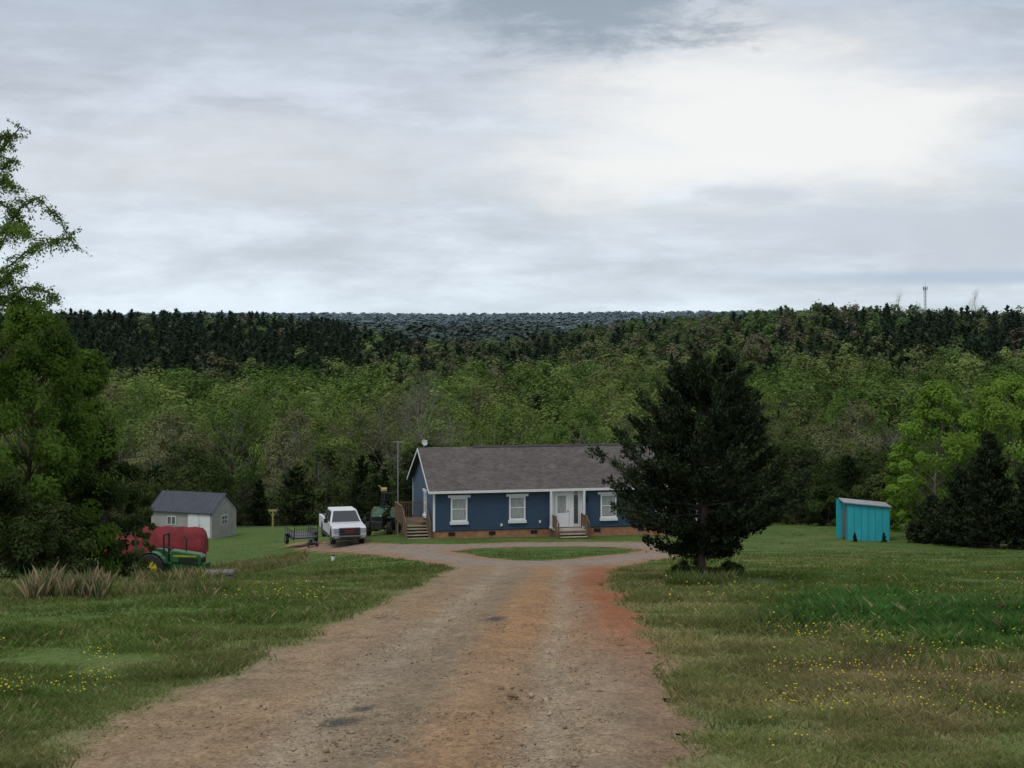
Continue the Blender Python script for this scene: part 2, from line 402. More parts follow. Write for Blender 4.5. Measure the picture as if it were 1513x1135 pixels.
def tubes(segs,n=5):
    if not segs: return np.zeros((0,3)),np.zeros((0,4),int)
    p0=np.array([s[0] for s in segs]);p1=np.array([s[1] for s in segs]);r0=np.array([s[2] for s in segs]);r1=np.array([s[3] for s in segs])
    d=p1-p0; d/=np.linalg.norm(d,axis=1)[:,None]+1e-9
    ref=np.where(np.abs(d[:,2:3])>.9,np.array([[1.,0,0]]),np.array([[0,0,1.]]))
    a=np.cross(d,ref); a/=np.linalg.norm(a,axis=1)[:,None]; b=np.cross(d,a)
    t=np.arange(n)*2*np.pi/n
    ring=a[:,None,:]*np.cos(t)[None,:,None]+b[:,None,:]*np.sin(t)[None,:,None]
    A=p0[:,None]+ring*r0[:,None,None]; B=p1[:,None]+ring*r1[:,None,None]
    V=np.concatenate([A,B],1); m=len(segs)
    i=np.arange(n); j=(i+1)%n
    q=np.stack([i,j,j+n,i+n],-1)
    Q=(q[None]+np.arange(m)[:,None,None]*2*n).reshape(-1,4)
    return V.reshape(-1,3),Q
def clump_tree(seed,H,Rr,base,nc,per,leaf,rcf=.26,twigs=0,tr=.016,prof=None,lean=(0,0),nseg=5,shell=.12,up=0.,nj=.45):
    rng=R(seed); segs=[]
    prof=prof or (lambda t: np.sin(np.pi*np.clip(.16+.78*t,0,1))**.7)
    p=np.array([0.,0,0]); n=7; path=[p]
    for i in range(n):
        p=p+np.array([rng.normal(0,.025*H)*.5+lean[0]*H/n,rng.normal(0,.025*H)*.5+lean[1]*H/n,H*.88/n]); path.append(p)
    path=np.array(path); r=tr*H
    for i in range(n): segs.append((path[i],path[i+1],r*(1-i/n*.85)*(1.35 if i==0 else 1),r*(1-(i+1)/n*.85)))
    cs=[];ts=rng.random(nc)**.85;ots=[]
    ph=rng.uniform(0,6.28,3)
    for t in ts:
        a=rng.uniform(0,6.283)
        lob=1+.18*math.sin(2*a+ph[0])+.14*math.sin(3*a+ph[1]+6*t)
        z=base+(H-base)*t*.95; k_=prof(t); rad=Rr*k_*lob*np.sqrt(rng.uniform(shell,1))
        zb=max(base*.55,z-rad*.7-.06*H); o=np.array([np.interp(zb,path[:,2],path[:,0]),np.interp(zb,path[:,2],path[:,1]),zb])
        ax=np.array([np.interp(z,path[:,2],path[:,0]),np.interp(z,path[:,2],path[:,1]),0])
        c=ax+np.array([math.cos(a)*rad,math.sin(a)*rad,z]); cs.append(c)
        ots.append([math.cos(a)*rad/Rr,math.sin(a)*rad/Rr,(t-.35)*.9])
        rb=r*.32*(1-.6*t); mid=(o+c)/2+np.array([math.cos(a),math.sin(a),-.4])*rad*.12
        segs.append((o,mid,rb,rb*.65)); segs.append((mid,c,rb*.65,rb*.25))
        for _ in range(twigs):
            dd=rng.normal(size=3); dd[2]=abs(dd[2])*1.1+.2; dd/=np.linalg.norm(dd); l1=Rr*rcf*rng.uniform(.7,1.6)
            st=mid+(c-mid)*rng.random(); e=st+dd*l1; segs.append((st,e,rb*.22,rb*.06))
            for __ in range(2):
                d2=dd+rng.normal(0,.5,3); e0=st+dd*l1*rng.uniform(.3,.8); segs.append((e0,e0+d2*l1*.45,rb*.12,rb*.04))
    W=tubes(segs,nseg)
    if per==0: return W,None
    cs=np.array(cs); rc=Rr*rcf*rng.uniform(.6,1.3,nc); ots=np.array(ots)
    c=np.repeat(cs,per,0); rr=np.repeat(rc,per)
    d=rng.normal(size=c.shape); d/=np.linalg.norm(d,axis=1)[:,None]
    P=c+d*(rr*rng.random(len(c))**.5)[:,None]*np.array([1,1,.8+up])
    s=leaf*rng.uniform(.6,1.3,len(P))
    nrm=d*.7+np.repeat(ots,per,0)*1.1+np.array([0,0,.45])
    return W,leafquads(P,s,s*.6,rng,nrm=nrm,nj=nj)
def conifer(seed,H,Rr,base,nl,ns,ncd,card,prof,tilt=.35,tr=.02,droop=0.):
    rng=R(seed); segs=[]; r=tr*H
    for i in range(6): segs.append((np.array([0,0,H*.97*i/6]),np.array([0,0,H*.97*(i+1)/6]),r*(1-i/6.4),r*(1-(i+1)/6.4)))
    P=[];A=[]
    az_ph=rng.uniform(0,6.28,4)
    for i in range(nl):
        t=(i+rng.random())/nl; z=base+(H-base)*t; a=rng.uniform(0,6.283)
        ln=Rr*prof(t)*rng.uniform(.55,1.18)*(1+.18*math.sin(3*a+az_ph[0]+5*t)+.12*math.sin(5*a+az_ph[1]-9*t))
        tl=tilt*rng.uniform(.5,1.4)+.5*t
        d=np.array([math.cos(a)*math.cos(tl),math.sin(a)*math.cos(tl),math.sin(tl)-droop])
        z0=z-ln*math.sin(tl)*.6; z0=max(z0,base*.5)
        o=np.array([0,0,z0]); e=o+d*ln/max(.3,math.cos(tl))*.97
        e[2]=min(e[2],H)
        rb=max(.006,r*.22*(1-t)); mid=(o+e)/2-np.array([0,0,.06*ln]); segs+= [(o,mid,rb,rb*.6),(mid,e,rb*.6,rb*.2)]
        for j in range(ns):
            f=.28+.72*(j+rng.random())/ns; q=o+(e-o)*f
            w=ln*.20*(1.15-f*.6)
            c=q+rng.normal(0,1,(ncd,3))*np.array([w,w,w*.55]); P.append(c)
            A.append(np.repeat((d+np.array([0,0,.25]))[None],ncd,0))
    lead=np.stack([rng.normal(0,.03*Rr,ncd*3),rng.normal(0,.03*Rr,ncd*3),rng.uniform(H*.9,H*1.02,ncd*3)],-1)
    P.append(lead);A.append(np.repeat(np.array([[0,0,1.]]),ncd*3,0))
    P=np.concatenate(P);A=np.concatenate(A)
    s=card*rng.uniform(.6,1.3,len(P))
    return tubes(segs,5),leafquads(P,s,s*.36,rng,A,.55)
def redcedar(seed,H,Rr,base,nl,nsub,nc,card,prof,tr=.024,lobk=1.,wd0=.055):
    rng=R(seed); segs=[]; r=tr*H
    n=8; path=[np.array([0.,0,0])]
    for i in range(n): path.append(path[-1]+np.array([rng.normal(0,.012*H),rng.normal(0,.012*H),H*.96/n]))
    path=np.array(path)
    for i in range(n): segs.append((path[i],path[i+1],r*(1-.9*i/n)*(1.25 if i==0 else 1),r*(1-.9*(i+1)/n)))
    P=[];A=[]; lob=rng.uniform(0,6.28,4)
    for i in range(nl):
        t=((i+rng.random())/nl)**.95; a=i*2.39996+rng.normal(0,.35)
        ln=Rr*prof(t)*rng.uniform(.60,1.12)*(1+lobk*(.12*math.sin(2*a+lob[0]+3*t)+.10*math.sin(4*a+lob[1]-8*t)))
        ze=base+(H-base)*t
        el=.10+.95*t**1.3+rng.normal(0,.10)
        zo=max(base*.55,ze-ln*math.tan(min(el,1.15))*.85)
        o=np.array([np.interp(zo,path[:,2],path[:,0]),np.interp(zo,path[:,2],path[:,1]),zo])
        h=np.array([math.cos(a),math.sin(a),0]); e=np.array([o[0],o[1],0])+h*ln+np.array([0,0,ze])
        m1=o+(e-o)*.5-np.array([0,0,.07*ln]); rb=max(.008,r*.26*(1-.7*t))
        segs+=[(o,m1,rb,rb*.6),(m1,e,rb*.6,rb*.15)]
        d0=(e-o)/np.linalg.norm(e-o); side=np.cross(d0,[0,0,1]); side/=np.linalg.norm(side)+1e-9
        for j in range(nsub):
            f=rng.uniform(.12,1.)**.8
            q=(o+(m1-o)*f*2) if f<.5 else (m1+(e-m1)*(f*2-1))
            dd=d0*.8+side*rng.uniform(-.9,.9)+np.array([0,0,rng.uniform(-.05,.7)]); dd/=np.linalg.norm(dd)
            l2=(.30*ln*(1.25-f)+.15)*rng.uniform(.7,1.3)
            if j%3==0: segs.append((q,q+dd*l2*.8,.007,.003))
            s=rng.random(nc)[:,None]; wd=wd0*(1.3-s*.8)
            P.append(q+dd*l2*s+rng.normal(0,1,(nc,3))*wd); A.append(np.repeat(dd[None],nc,0))
    P=np.concatenate(P);A=np.concatenate(A); s=card*rng.uniform(.6,1.3,len(P))
    return tubes(segs,6),leafquads(P,s,s*.38,rng,A,.5)
BARK=mat('bark',(.11,.085,.065),.9,.3,4,.5)
GBARK=mat('grey_bark',(.2,.175,.15),.9,.25,4,.3)
LIGHT=leafmat('spring_leaf',(.080,.145,.032),(.185,.245,.065),.3,nscale=.25,lo=.75,hi=1.25)
OLIVE=leafmat('olive_leaf',(.11,.13,.052),(.19,.195,.095),.3,nscale=.25,lo=.75,hi=1.25)
DARKC=leafmat('dark_needles',(.024,.041,.018),(.042,.062,.026),.1,nscale=.6)
CEDAR=leafmat('cedar_needles',(.036,.052,.026),(.036,.052,.026),.1,nscale=2.0,lo=.5,hi=1.5)
BUSHY=leafmat('brush_leaf',(.044,.070,.022),(.080,.105,.036),.3,nscale=.5)
LEFTL=leafmat('locust_leaf',(.115,.195,.034),(.150,.235,.045),.4,nscale=.7,lo=.5,hi=1.35)
BRIGHT=leafmat('bright_leaf',(.15,.25,.038),(.17,.27,.045),.4,nscale=.6)
def mk(proto,barkm,leafm,nm):
    (WV,WQ),Lf=proto
    tm=mesh_np(nm+'_trunk',WV,WQ,[barkm],smooth=True)
    cm=mesh_np(nm+'_crown',Lf[0],Lf[1],[leafm]) if Lf else None
    return tm,cm
def place(name,label,cat,meshes,x,y,rz,sc,group=None,z=None):
    zz=float(G(x,y))-.1 if z is None else z
    e=top(name,label,cat,(x,y,zz),rz,group,scale=sc)
    obj('trunk',meshes[0],e)
    if meshes[1]: obj('crown',meshes[1],e)
    return e
pprof=lambda t:(1-t)**.8*.95+.05
pineprof=lambda t:min(1,.45+2.2*t)*(1-t)**.75+.04
roundpine=lambda t: float(np.interp(t,[0,.15,.45,.7,.88,1],[.75,1,.95,.7,.4,.12]))
domeprof=lambda t: np.interp(t,[0,.12,.35,.6,.8,.93,1],[.45,.8,1,.95,.76,.48,.18])
DEC=[clump_tree(100+i,20,[5.6,4.9,6.3,5.2,6.7][i],3.5,[115,100,135,108,145][i],60,.19,.20,prof=domeprof,shell=.4,up=.3,nj=.22) for i in range(5)]
DECm=[mk(p,GBARK,LIGHT,'poplar') for p in DEC]
DECo=[(a,b.copy()) for a,b in DECm[:3]]
for a,b in DECo: b.materials[0]=OLIVE
DARK=[conifer(200+i,10,[3.0,3.4,2.8][i],.4,110,6,9,.22,[roundpine,roundpine,pineprof][i],.3) for i in range(3)]
DARKm=[mk(p,BARK,DARKC,'conifer') for p in DARK]
BUSH=[clump_tree(230+i,7,[2.9,3.4][i],.5,70,55,.14,.24,prof=domeprof,nj=.3) for i in range(2)]
BUSHm=[mk(p,BARK,BUSHY,'bush') for p in BUSH]
BARE=[clump_tree(250+i,18,5,4,70,0,.2,.3,twigs=7,nseg=3) for i in range(2)]
BAREm=[mk(p,GBARK,LIGHT,'bare') for p in BARE]
rng=R(21); plc=[]
yy=118.
while yy<295:
    step=5.2 if yy<162 else 10.0
    w=.35*yy+7; xx=-w
    while xx<w:
        x=xx+rng.uniform(-.42,.42)*step; y=yy+rng.uniform(-.42,.42)*step; px=CX+F*x/y
        xx+=step
        edge=np.interp(px,[-100,200,340,460,600,700,1150,1240,1320,1500],[127,127,140,141,132,122,116,114,106,100])
        if y<edge: continue
        plc.append((x,y,px))
    yy+=step
plc.sort(key=lambda p:p[1])
cnt=0
for (x,y,px) in plc:
    if cnt>=298: break
    cnt+=1
    rz=rng.uniform(0,6.28); u=rng.random(); v=rng.uniform(.85,1.15)
    if y<162:
        if 820<px<1280 and u>=.93: u=.6
        if u<.36:
            k_=rng.integers(3); s=rng.uniform(.40,.72)
            place('cedar_tree','dark evergreen cedar at the edge of the woods','tree',DARKm[k_],x,y,rz,(s*1.25*v,s*1.25*v,s),'trees at the edge of the woods')
        elif u<.93:
            k_=rng.integers(2); s=rng.uniform(.65,1.1)
            place('young_tree','young broadleaf tree in the brush at the wood edge','tree',BUSHm[k_],x,y,rz,(s*v,s*v,s),'trees at the edge of the woods')
        else:
            k_=rng.integers(2); s=rng.uniform(.3,.42)
            place('bare_tree','leafless grey young tree at the wood edge','tree',BAREm[k_],x,y,rz,(s,s,s),'trees at the edge of the woods')
    else:
        hh=(np.interp(y,[162,190,230,285],[11,14.5,18,20.5])+rng.uniform(-3.5,3.5)+5*(vnoise(x,y,24,91)-.5))/20
        if px>1180: hh*=.85
        if 820<px<1280 and .86<=u<.92: u=.5
        if u<.66: k_=rng.integers(5); hv=max(hh,.78)*v; place('poplar_tree','tall spring-green broadleaf tree in the valley wood','tree',DECm[k_],x,y,rz,(hv,hv,hh),'broadleaf trees in the valley')
        elif u<.86: k_=rng.integers(3); hv=max(hh,.78)*v; place('oak_tree','olive-green broadleaf tree in young leaf in the valley','tree',DECo[k_],x,y,rz,(hv,hv,hh),'broadleaf trees in the valley')
        elif u<.92: s=hh*.9; place('bare_tree','leafless grey tree among green woods','tree',BAREm[rng.integers(2)],x,y,rz,(s,s,s),'broadleaf trees in the valley')
        else: s=hh*1.5; place('pine_tree','dark pine standing among broadleaf trees','tree',DARKm[rng.integers(3)],x,y,rz,(s*1.1,s*1.1,s),'evergreens in the valley')
d=160; x=at(610,d); hz=zp(548,d)-float(G(x,d)); s=hz/18
place('bare_tree','wide leafless grey-brown tree behind the blue house','tree',BAREm[0],x,d,1.,(s*1.1,s*1.1,s))
# woodland stuff
WOOD=leafmat('woodland_leaf',(0,0,0),(0,0,0),.25,attr=True,nscale=.12,lo=.85,hi=1.15)
def light_proto(seed,kind,nq,leaf):
    if kind=='dec': W,Lf=clump_tree(seed,20,5.6,2,36,nq//36,leaf,.32,prof=domeprof,shell=.4,up=.3,nj=.18)
    else: W,Lf=conifer(seed,18,3.5,1.0,44,4,max(2,nq//176),leaf*1.15,pineprof,.15)
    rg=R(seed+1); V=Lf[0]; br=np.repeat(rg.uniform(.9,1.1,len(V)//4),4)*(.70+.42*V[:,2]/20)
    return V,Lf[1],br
def joined(name,pl):
    Vs=[];Qs=[];Cs=[];off=0
    for (pr,x,y,sx,sz,rz,c) in pl:
        V,Q,br=pr; cc,sn=math.cos(rz),math.sin(rz)
        W=np.empty_like(V); W[:,0]=(V[:,0]*cc-V[:,1]*sn)*sx+x; W[:,1]=(V[:,0]*sn+V[:,1]*cc)*sx+y; W[:,2]=V[:,2]*sz+float(G(x,y))-.5
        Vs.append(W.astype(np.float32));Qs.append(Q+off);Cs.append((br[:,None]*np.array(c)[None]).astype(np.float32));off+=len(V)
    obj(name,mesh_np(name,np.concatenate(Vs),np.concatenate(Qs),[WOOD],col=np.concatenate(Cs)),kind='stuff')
MD=[light_proto(300+i,'dec',1900,.36) for i in range(4)]
MP=[light_proto(310+i,'pine',1100,.42) for i in range(3)]
FD=[light_proto(320+i,'dec',540,.70) for i in range(4)]
FP=[light_proto(330+i,'pine',400,.80) for i in range(4)]
rng=R(33); pl=[]
rest=[(p[0],p[1]) for p in plc[cnt:]]
yy=296.
while yy<780:
    step=10.2 if yy<430 else 8.2
    w=.35*yy+8; xx=-w
    while xx<w:
        rest.append((xx+rng.uniform(-.45,.45)*step,yy+rng.uniform(-.45,.45)*step)); xx+=step
    yy+=step
GR=[(.085,.145,.035),(.12,.18,.045),(.078,.125,.033),(.125,.15,.058),(.175,.225,.068)]
BR=[(.145,.135,.075),(.155,.14,.085),(.115,.13,.055),(.095,.14,.042),(.15,.185,.06)]
for (x,y) in rest:
    az=x/y; px=CX+F*az; u=rng.random(); far=y>430
    n=vnoise(x,y,45,95)
    if y<400: pp=.10
    else:
        pp=float(np.interp(px,[0,480,560,720,900,1100,1180,1300,1500],[.97,.95,.8,.3,.2,.2,.5,.85,.9]))
        if px>1130 and y<480: pp=.3
        if px>1000 and y>620: pp*=.6
        if n>.70 and px>560: pp=min(1,pp+.45)
    if u<pp:
        pr=(FP if far else MP)[rng.integers(4 if far else 3)]; h=rng.uniform(10.5,16.5)
        if not far: h+=3
        c=np.array((.044,.068,.034))*rng.uniform(.85,1.2); sx=rng.uniform(1.,1.35); sz=h/18
    else:
        pr=(FD if far else MD)[rng.integers(4)]; h=rng.uniform(11.5,17) if far else rng.uniform(15.5,22)
        c=np.array((BR if (far and rng.random()<.5) else GR)[rng.integers(5)])*rng.uniform(.8,1.12); sz=h/20; sx=max(.8,sz)*rng.uniform(.9,1.25)
        if far: c=c*1.0; sx*=.92
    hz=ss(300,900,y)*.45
    c=c*(1-hz)+np.array((.088,.112,.112))*hz  # aerial haze baked into the tree colours, stronger with distance
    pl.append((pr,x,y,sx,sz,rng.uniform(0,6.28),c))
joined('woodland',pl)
rng=R(44); pl=[]
FT=[light_proto(340+i,'dec',144,2.0) for i in range(3)]
for yy in (1120,1170,1220,1270,1310,1350,2300,2500,2600,2700,2800,2900,3000):
    w=.34*yy; xs=np.arange(-w,w,9. if yy<2000 else 10.)
    for x in xs:
        y=yy+rng.uniform(-30,30)
        if yy<2000: c=np.array((.100,.135,.120)); sz=rng.uniform(.5,.8)  # crown colours on both ridges have haze painted in, paler on the farther one
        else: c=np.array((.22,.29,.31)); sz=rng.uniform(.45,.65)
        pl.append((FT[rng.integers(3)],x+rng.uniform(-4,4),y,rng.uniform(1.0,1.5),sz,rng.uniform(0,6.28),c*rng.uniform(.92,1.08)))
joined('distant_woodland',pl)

# foreground cedar
cprof=lambda t: float(np.interp(t,[0,.06,.16,.3,.45,.60,.72,.83,.92,1],[.28,.42,.76,.97,1.0,.93,.80,.64,.46,.18]))
cx_,cd=g(1045,858)
cH=zp(520,cd)-float(G(cx_,cd))
ced=redcedar(401,cH,2.1*cd/35.5,.70,155,13,38,.060,cprof,.024,lobk=1.15)
cm=mk(ced,BARK,CEDAR,'cedar')
place('cedar_tree','broad dark green red cedar beside the gravel drive','tree',cm,at(1038,cd),cd,.4,(1,1,1))
def ltree(px,d,topy,Rr,base,nc,per,leaf,seed,label,m=LEFTL,prof=None,name='locust_tree',rcf=.26,tw=2):
    x=at(px,d); H=zp(topy,d)-float(G(x,d))
    p=clump_tree(seed,H,Rr,base,nc,per,leaf,rcf,twigs=tw,prof=prof,nseg=5,tr=.013,nj=.6)
    place(name,label,'tree',mk(p,BARK,m,'t'),x,d,0,(1,1,1))
full=lambda t: .75+.35*np.sin(np.pi*t*.9)*(1-t*.4)-.45*t**3
ltree(45,41,425,1.45,.3,120,330,.05,501,'leafy green tree overgrown with vines at the field edge',prof=full)
ltree(-60,39,400,1.7,.3,90,260,.05,502,'dense green tree at the brushy field edge',prof=full)
ltree(105,43,500,1.2,.2,90,300,.05,503,'bushy green tree at the field edge',prof=full,m=LEFTL,rcf=.3)
ltree(148,43,620,1.0,.1,65,250,.045,504,'low leafy shrub beside the old tractor',prof=full,name='shrub',m=BUSHY)
ltree(-15,37.5,690,1.2,.1,60,260,.045,505,'low dark shrub under the field-edge trees',prof=full,name='shrub',m=BUSHY)
ltree(75,38.5,740,.95,.1,60,240,.045,506,'low dark shrub under the field-edge trees',prof=full,name='shrub',m=BUSHY)
ltree(172,46,812,.5,.05,26,160,.045,507,'low leafy shrub beside the old tractor',prof=full,name='shrub',m=BUSHY)
ltree(195,62,700,.8,.3,36,150,.06,508,'thin leafy sapling in front of the grey shed',prof=full,name='sapling',m=BUSHY)
for i,(px,ty_,rr) in enumerate(((1018,822,.42),(1080,826,.40),(1050,832,.35))):
    d=cd-.1+.25*i; x=at(px,d); H=zp(ty_,d)-float(G(x,d))
    place('shrub','low brushy growth around the cedar trunk','shrub',mk(clump_tree(540+i,H,rr,.03,26,130,.032,.3,twigs=2,prof=full,tr=.012,nj=.6),BARK,BUSHY,'sb'),x,d,0,(1,1,1),'brush under the cedar')
def arching():
    rg=R(61); d=39.; x0=at(-70,d); z0=float(G(x0,d)); 
    def W(px,py,dy=0): return np.array([at(px,d)-x0,dy,zp(py,d)-z0])
    br=[[(-70,880),(-60,650),(-45,480),(-30,330),(-5,230),(30,188)],
        [(-45,480),(-10,380),(20,310),(45,290),(75,318),(104,368)],
        [(-30,330),(0,275),(15,262),(35,290)],[(-45,430),(0,400),(40,370),(70,355),(92,350)],
        [(-50,520),(0,455),(45,425),(80,430),(100,450)],[(-30,330),(-15,260),(5,205),(20,200)],
        [(-45,480),(-5,430),(25,400),(50,392)],[(-20,300),(5,300),(30,330),(45,372)],[(-30,380),(5,345),(32,335),(60,350)],
        [(-40,420),(-10,350),(10,330),(22,345)],[(-60,600),(10,520),(60,490),(95,480)],[(-45,470),(-10,420),(15,415),(35,430)],[(-30,330),(-20,300),(0,240),(10,235)],[(-50,500),(0,440),(30,440),(60,450)]]
    segs=[];LP=[]
    for i,b in enumerate(br):
        dy=rg.uniform(-1.2,1.2) if i else 0
        pts=[W(px,py,dy*(j/len(b))) for j,(px,py) in enumerate(b)]
        r=.13 if i==0 else .028
        P=[]; 
        for a_,b_ in zip(pts[:-1],pts[1:]):
            for t in (0,.33,.66): P.append(a_*(1-t)+b_*t+rg.normal(0,.02,3))
        P.append(pts[-1]); n=len(P)
        for j in range(n-1):
            ra=r*(1-j/n)+.003; segs.append((P[j],P[j+1],ra,r*(1-(j+1)/n)+.003))
            f=j/n
            if (i==0 and f>.35) or (i and f>.15):
                for _ in range(7):
                    dd=rg.normal(0,1,3); dd[2]=dd[2]*.6-.15; dd/=np.linalg.norm(dd); l1=rg.uniform(.12,.40)
                    s0=P[j]+(P[j+1]-P[j])*rg.random(); m_=s0+dd*l1*.6; e=m_+(dd+np.array([0,0,-.6]))*l1*.5
                    segs+= [(s0,m_,.005,.003),(m_,e,.003,.002)]
                    nl=rg.integers(12,24); t=rg.random(nl)[:,None]
                    LP.append(np.where(t<.5,s0+(m_-s0)*t*2,m_+(e-m_)*(t*2-1))+rg.normal(0,.04,(nl,3)))
    LP=np.concatenate(LP); s=.038*rg.uniform(.6,1.3,len(LP))
    pr=(tubes(segs,5),leafquads(LP,s,s*.5,rg,nrm=np.zeros((len(LP),3)),nj=1.))
    place('willow_tree','tall sparse tree with arching, drooping leafy branches','tree',mk(pr,BARK,LEFTL,'w'),x0,d,0,(1,1,1),z=z0)
arching()
rt=[(1385,97,556,2.9,.3,'bright spring-green tree at the lawn edge',BRIGHT,511,120),
    (1495,100,548,3.4,.5,'bright spring-green tree behind dark cedars',BRIGHT,512,130),
    (1345,104,650,2.0,.2,'young bright green tree at the lawn edge',BRIGHT,513,70),
    (1300,108,700,2.0,.2,'low green tree by the blue shed',BUSHY,514,60),
    (1225,113,715,2.0,.2,'low green tree behind the blue shed',BUSHY,515,60)]
for (px,d,ty_,Rr,b,lab,m,sd_,nc) in rt:
    x=at(px,d); H=zp(ty_,d)-float(G(x,d))
    place('broadleaf_tree',lab,'tree',mk(clump_tree(sd_,H,Rr,b,nc,150,.10,.22,twigs=1,prof=domeprof,tr=.012,nj=.4),GBARK,m,'r'),x,d,0,(1,1,1))
for (px,d,ty_,Rr,sd_) in [(1468,88,640,2.3,521),(1545,86,655,2.4,522),(1420,91,695,1.8,523),(1378,94,735,1.4,524)]:
    x=at(px,d); H=zp(ty_,d)-float(G(x,d))
    place('cedar_tree','dark green cedar at the edge of the lawn','tree',mk(redcedar(sd_,H,Rr,.15,110,9,16,.13,lambda t:float(np.interp(t,[0,.1,.35,.6,.85,1],[.8,1,.9,.62,.28,.05])),.02,wd0=.1),BARK,CEDAR,'c'),x,d,0,(1,1,1),'dark cedars along the lawn')
shm=mk(conifer(530,.8,.22,.03,60,4,12,.035,pprof,.5,.02),BARK,CEDAR,'s')
for px in (1263,1306):
    x,d=g(px,801); place('evergreen_shrub','small conical evergreen shrub beside the turquoise shed','shrub',shm,x,d,px,(.9,.9,.8),'small shrubs at the shed')
for px,ty_,d in ((1327,433,740),(1440,428,740)):
    x=at(px,d); s=(zp(ty_,d)-float(G(x,d)))/18
    place('bare_tree','tall leafless tree rising above the ridge woods','tree',BAREm[1],x,d,px,(s*.7,s*.7,s),'bare trees on the ridge')
STEEL=mat('galvanised_steel',(.28,.30,.32),.5,.1)
WHITE=mat('white_paint',(.70,.71,.72),.55,.06,5)
d=820; x=at(1367,d); zb=float(G(x,d)); th=zp(421,d)-zb
t=top('cell_tower','grey lattice mobile phone mast on the wooded ridge','tower',(x,d,zb))
mb=MB(); 
cor=[(math.cos(a)*.6,math.sin(a)*.6) for a in (.5,2.6,4.7)]
for a in cor: mb.cyl((a[0],a[1],0),(a[0],a[1],th-1),.10,n=5)
nst=14
for i in range(nst):
    for j in range(3):
        a,b=cor[j],cor[(j+1)%3]; z0_,z1_=(th-1)*i/nst,(th-1)*(i+1)/nst
        mb.cyl((a[0],a[1],z0_),(b[0],b[1],z1_),.06,n=4); mb.cyl((a[0],a[1],z1_),(b[0],b[1],z1_),.06,n=4)
mb.cyl((0,0,th-1),(0,0,th+1.5),.06,n=5)
part('mast',mb,STEEL,t)
mb=MB()
for a in (0.2,1.25,2.3,3.35,4.4,5.5):
    mb.box(math.cos(a)*1.1-.15,math.cos(a)*1.1+.15,math.sin(a)*1.1-.15,math.sin(a)*1.1+.15,th-2.8,th-.8)
for a in (0.2,2.3,4.4): mb.cyl((0,0,th-1.8),(math.cos(a)*1.1,math.sin(a)*1.1,th-1.8),.08,n=5)
part('antenna',mb,STEEL,t)

# ------------------------------------------------------------------ house
BLUE=mat('blue_siding',(.028,.060,.108),.6,.12,1.5,.05,stretch=(1,1,3))
BRICK=mat('clay_block_skirt',(.33,.17,.095),.9,.25,3,.3)
def shingle(name,c1,c2,sc):
    m,nt,out=newmat(name); L=nt.links.new
    p=N(nt,'ShaderNodeBsdfPrincipled'); p.inputs['Roughness'].default_value=.95; p.inputs['Specular IOR Level'].default_value=.2; L(p.outputs[0],out.inputs[0])
    tc=N(nt,'ShaderNodeTexCoord'); b=N(nt,'ShaderNodeTexBrick'); b.inputs['Scale'].default_value=sc
    b.inputs['Color1'].default_value=(*c1,1); b.inputs['Color2'].default_value=(*c2,1); b.inputs['Mortar'].default_value=(c1[0]*.8,c1[1]*.8,c1[2]*.8,1)
    b.inputs['Mortar Size'].default_value=.015; b.inputs['Row Height'].default_value=.13; b.inputs['Brick Width'].default_value=.27
    L(tc.outputs['Object'],b.inputs['Vector'])
    no=N(nt,'ShaderNodeTexNoise'); no.inputs['Scale'].default_value=1.1; no.inputs['Detail'].default_value=8; no.inputs['Roughness'].default_value=.7; L(tc.outputs['Object'],no.inputs['Vector'])
    mr=N(nt,'ShaderNodeMapRange'); mr.inputs[1].default_value=.3; mr.inputs[2].default_value=.7; mr.inputs[3].default_value=.75; mr.inputs[4].default_value=1.25; L(no.outputs[0],mr.inputs[0])
    sc_=N(nt,'ShaderNodeVectorMath',operation='SCALE'); L(b.outputs[0],sc_.inputs[0]); L(mr.outputs[0],sc_.inputs['Scale']); L(sc_.outputs[0],p.inputs['Base Color'])
    return m
SHING=shingle('roof_shingles',(.092,.082,.077),(.145,.127,.117),1.)
WOODM=mat('weathered_wood',(.16,.105,.07),.85,.3,3,.3,stretch=(1,1,.3))
WOODL=mat('worn_step_boards',(.36,.31,.25),.85,.2,3,.2)
GLASS=mat('window_glass',(.13,.15,.14),.12,.4,1.2,spec=.8)
CURT=mat('curtain_behind_glass',(.30,.33,.31),.3,.3,4,stretch=(4,1,.4))
DARKM=mat('dark_metal',(.03,.03,.032),.45,.2)
BLACK=mat('black_plastic',(.015,.015,.016),.5,.2)
hx,hy,hz=-4.72,98.,-13.08
H_=top('house','single-storey blue sided house with grey shingle roof and white trim','house',(hx,hy,hz),math.radians(12))
HL=16.6;HD=8.3;WT=3.0;FB=.45;RZ=5.08
mb=MB(); mb.box(0,HL,0,HD,FB-.05,WT-.02)
def lap(mb,ext,z0,z1,fn,step=.115):
    z=z0
    while z<z1-.01:
        zt=min(z+step,z1); a,b=ext(z); a2,b2=ext(zt)
        if b-a>.05:
            mb.poly([fn(a,.032,z),fn(b,.032,z),fn(b2,.010,zt),fn(a2,.010,zt)])
            mb.poly([fn(a,.004,z),fn(b,.004,z),fn(b,.032,z),fn(a,.032,z)])
        z=zt
lap(mb,lambda z:(0,HL),FB,WT-.03,lambda u,o,z:(u,-o,z))
slope=(RZ-WT)/(HD/2)
def gab(z):
    if z<=WT: return (0,HD)
    t=(z-WT)/slope; return (t,HD-t)
lap(mb,gab,FB,RZ-.15,lambda v,o,z:(-o,HD-v,z))
lap(mb,gab,FB,RZ-.15,lambda v,o,z:(HL+o,v,z))
for u in (.02,HL-.02): mb.poly([(u,0,WT-.02),(u,HD,WT-.02),(u,HD/2,RZ-.05)])
part('wall',mb,BLUE,H_)
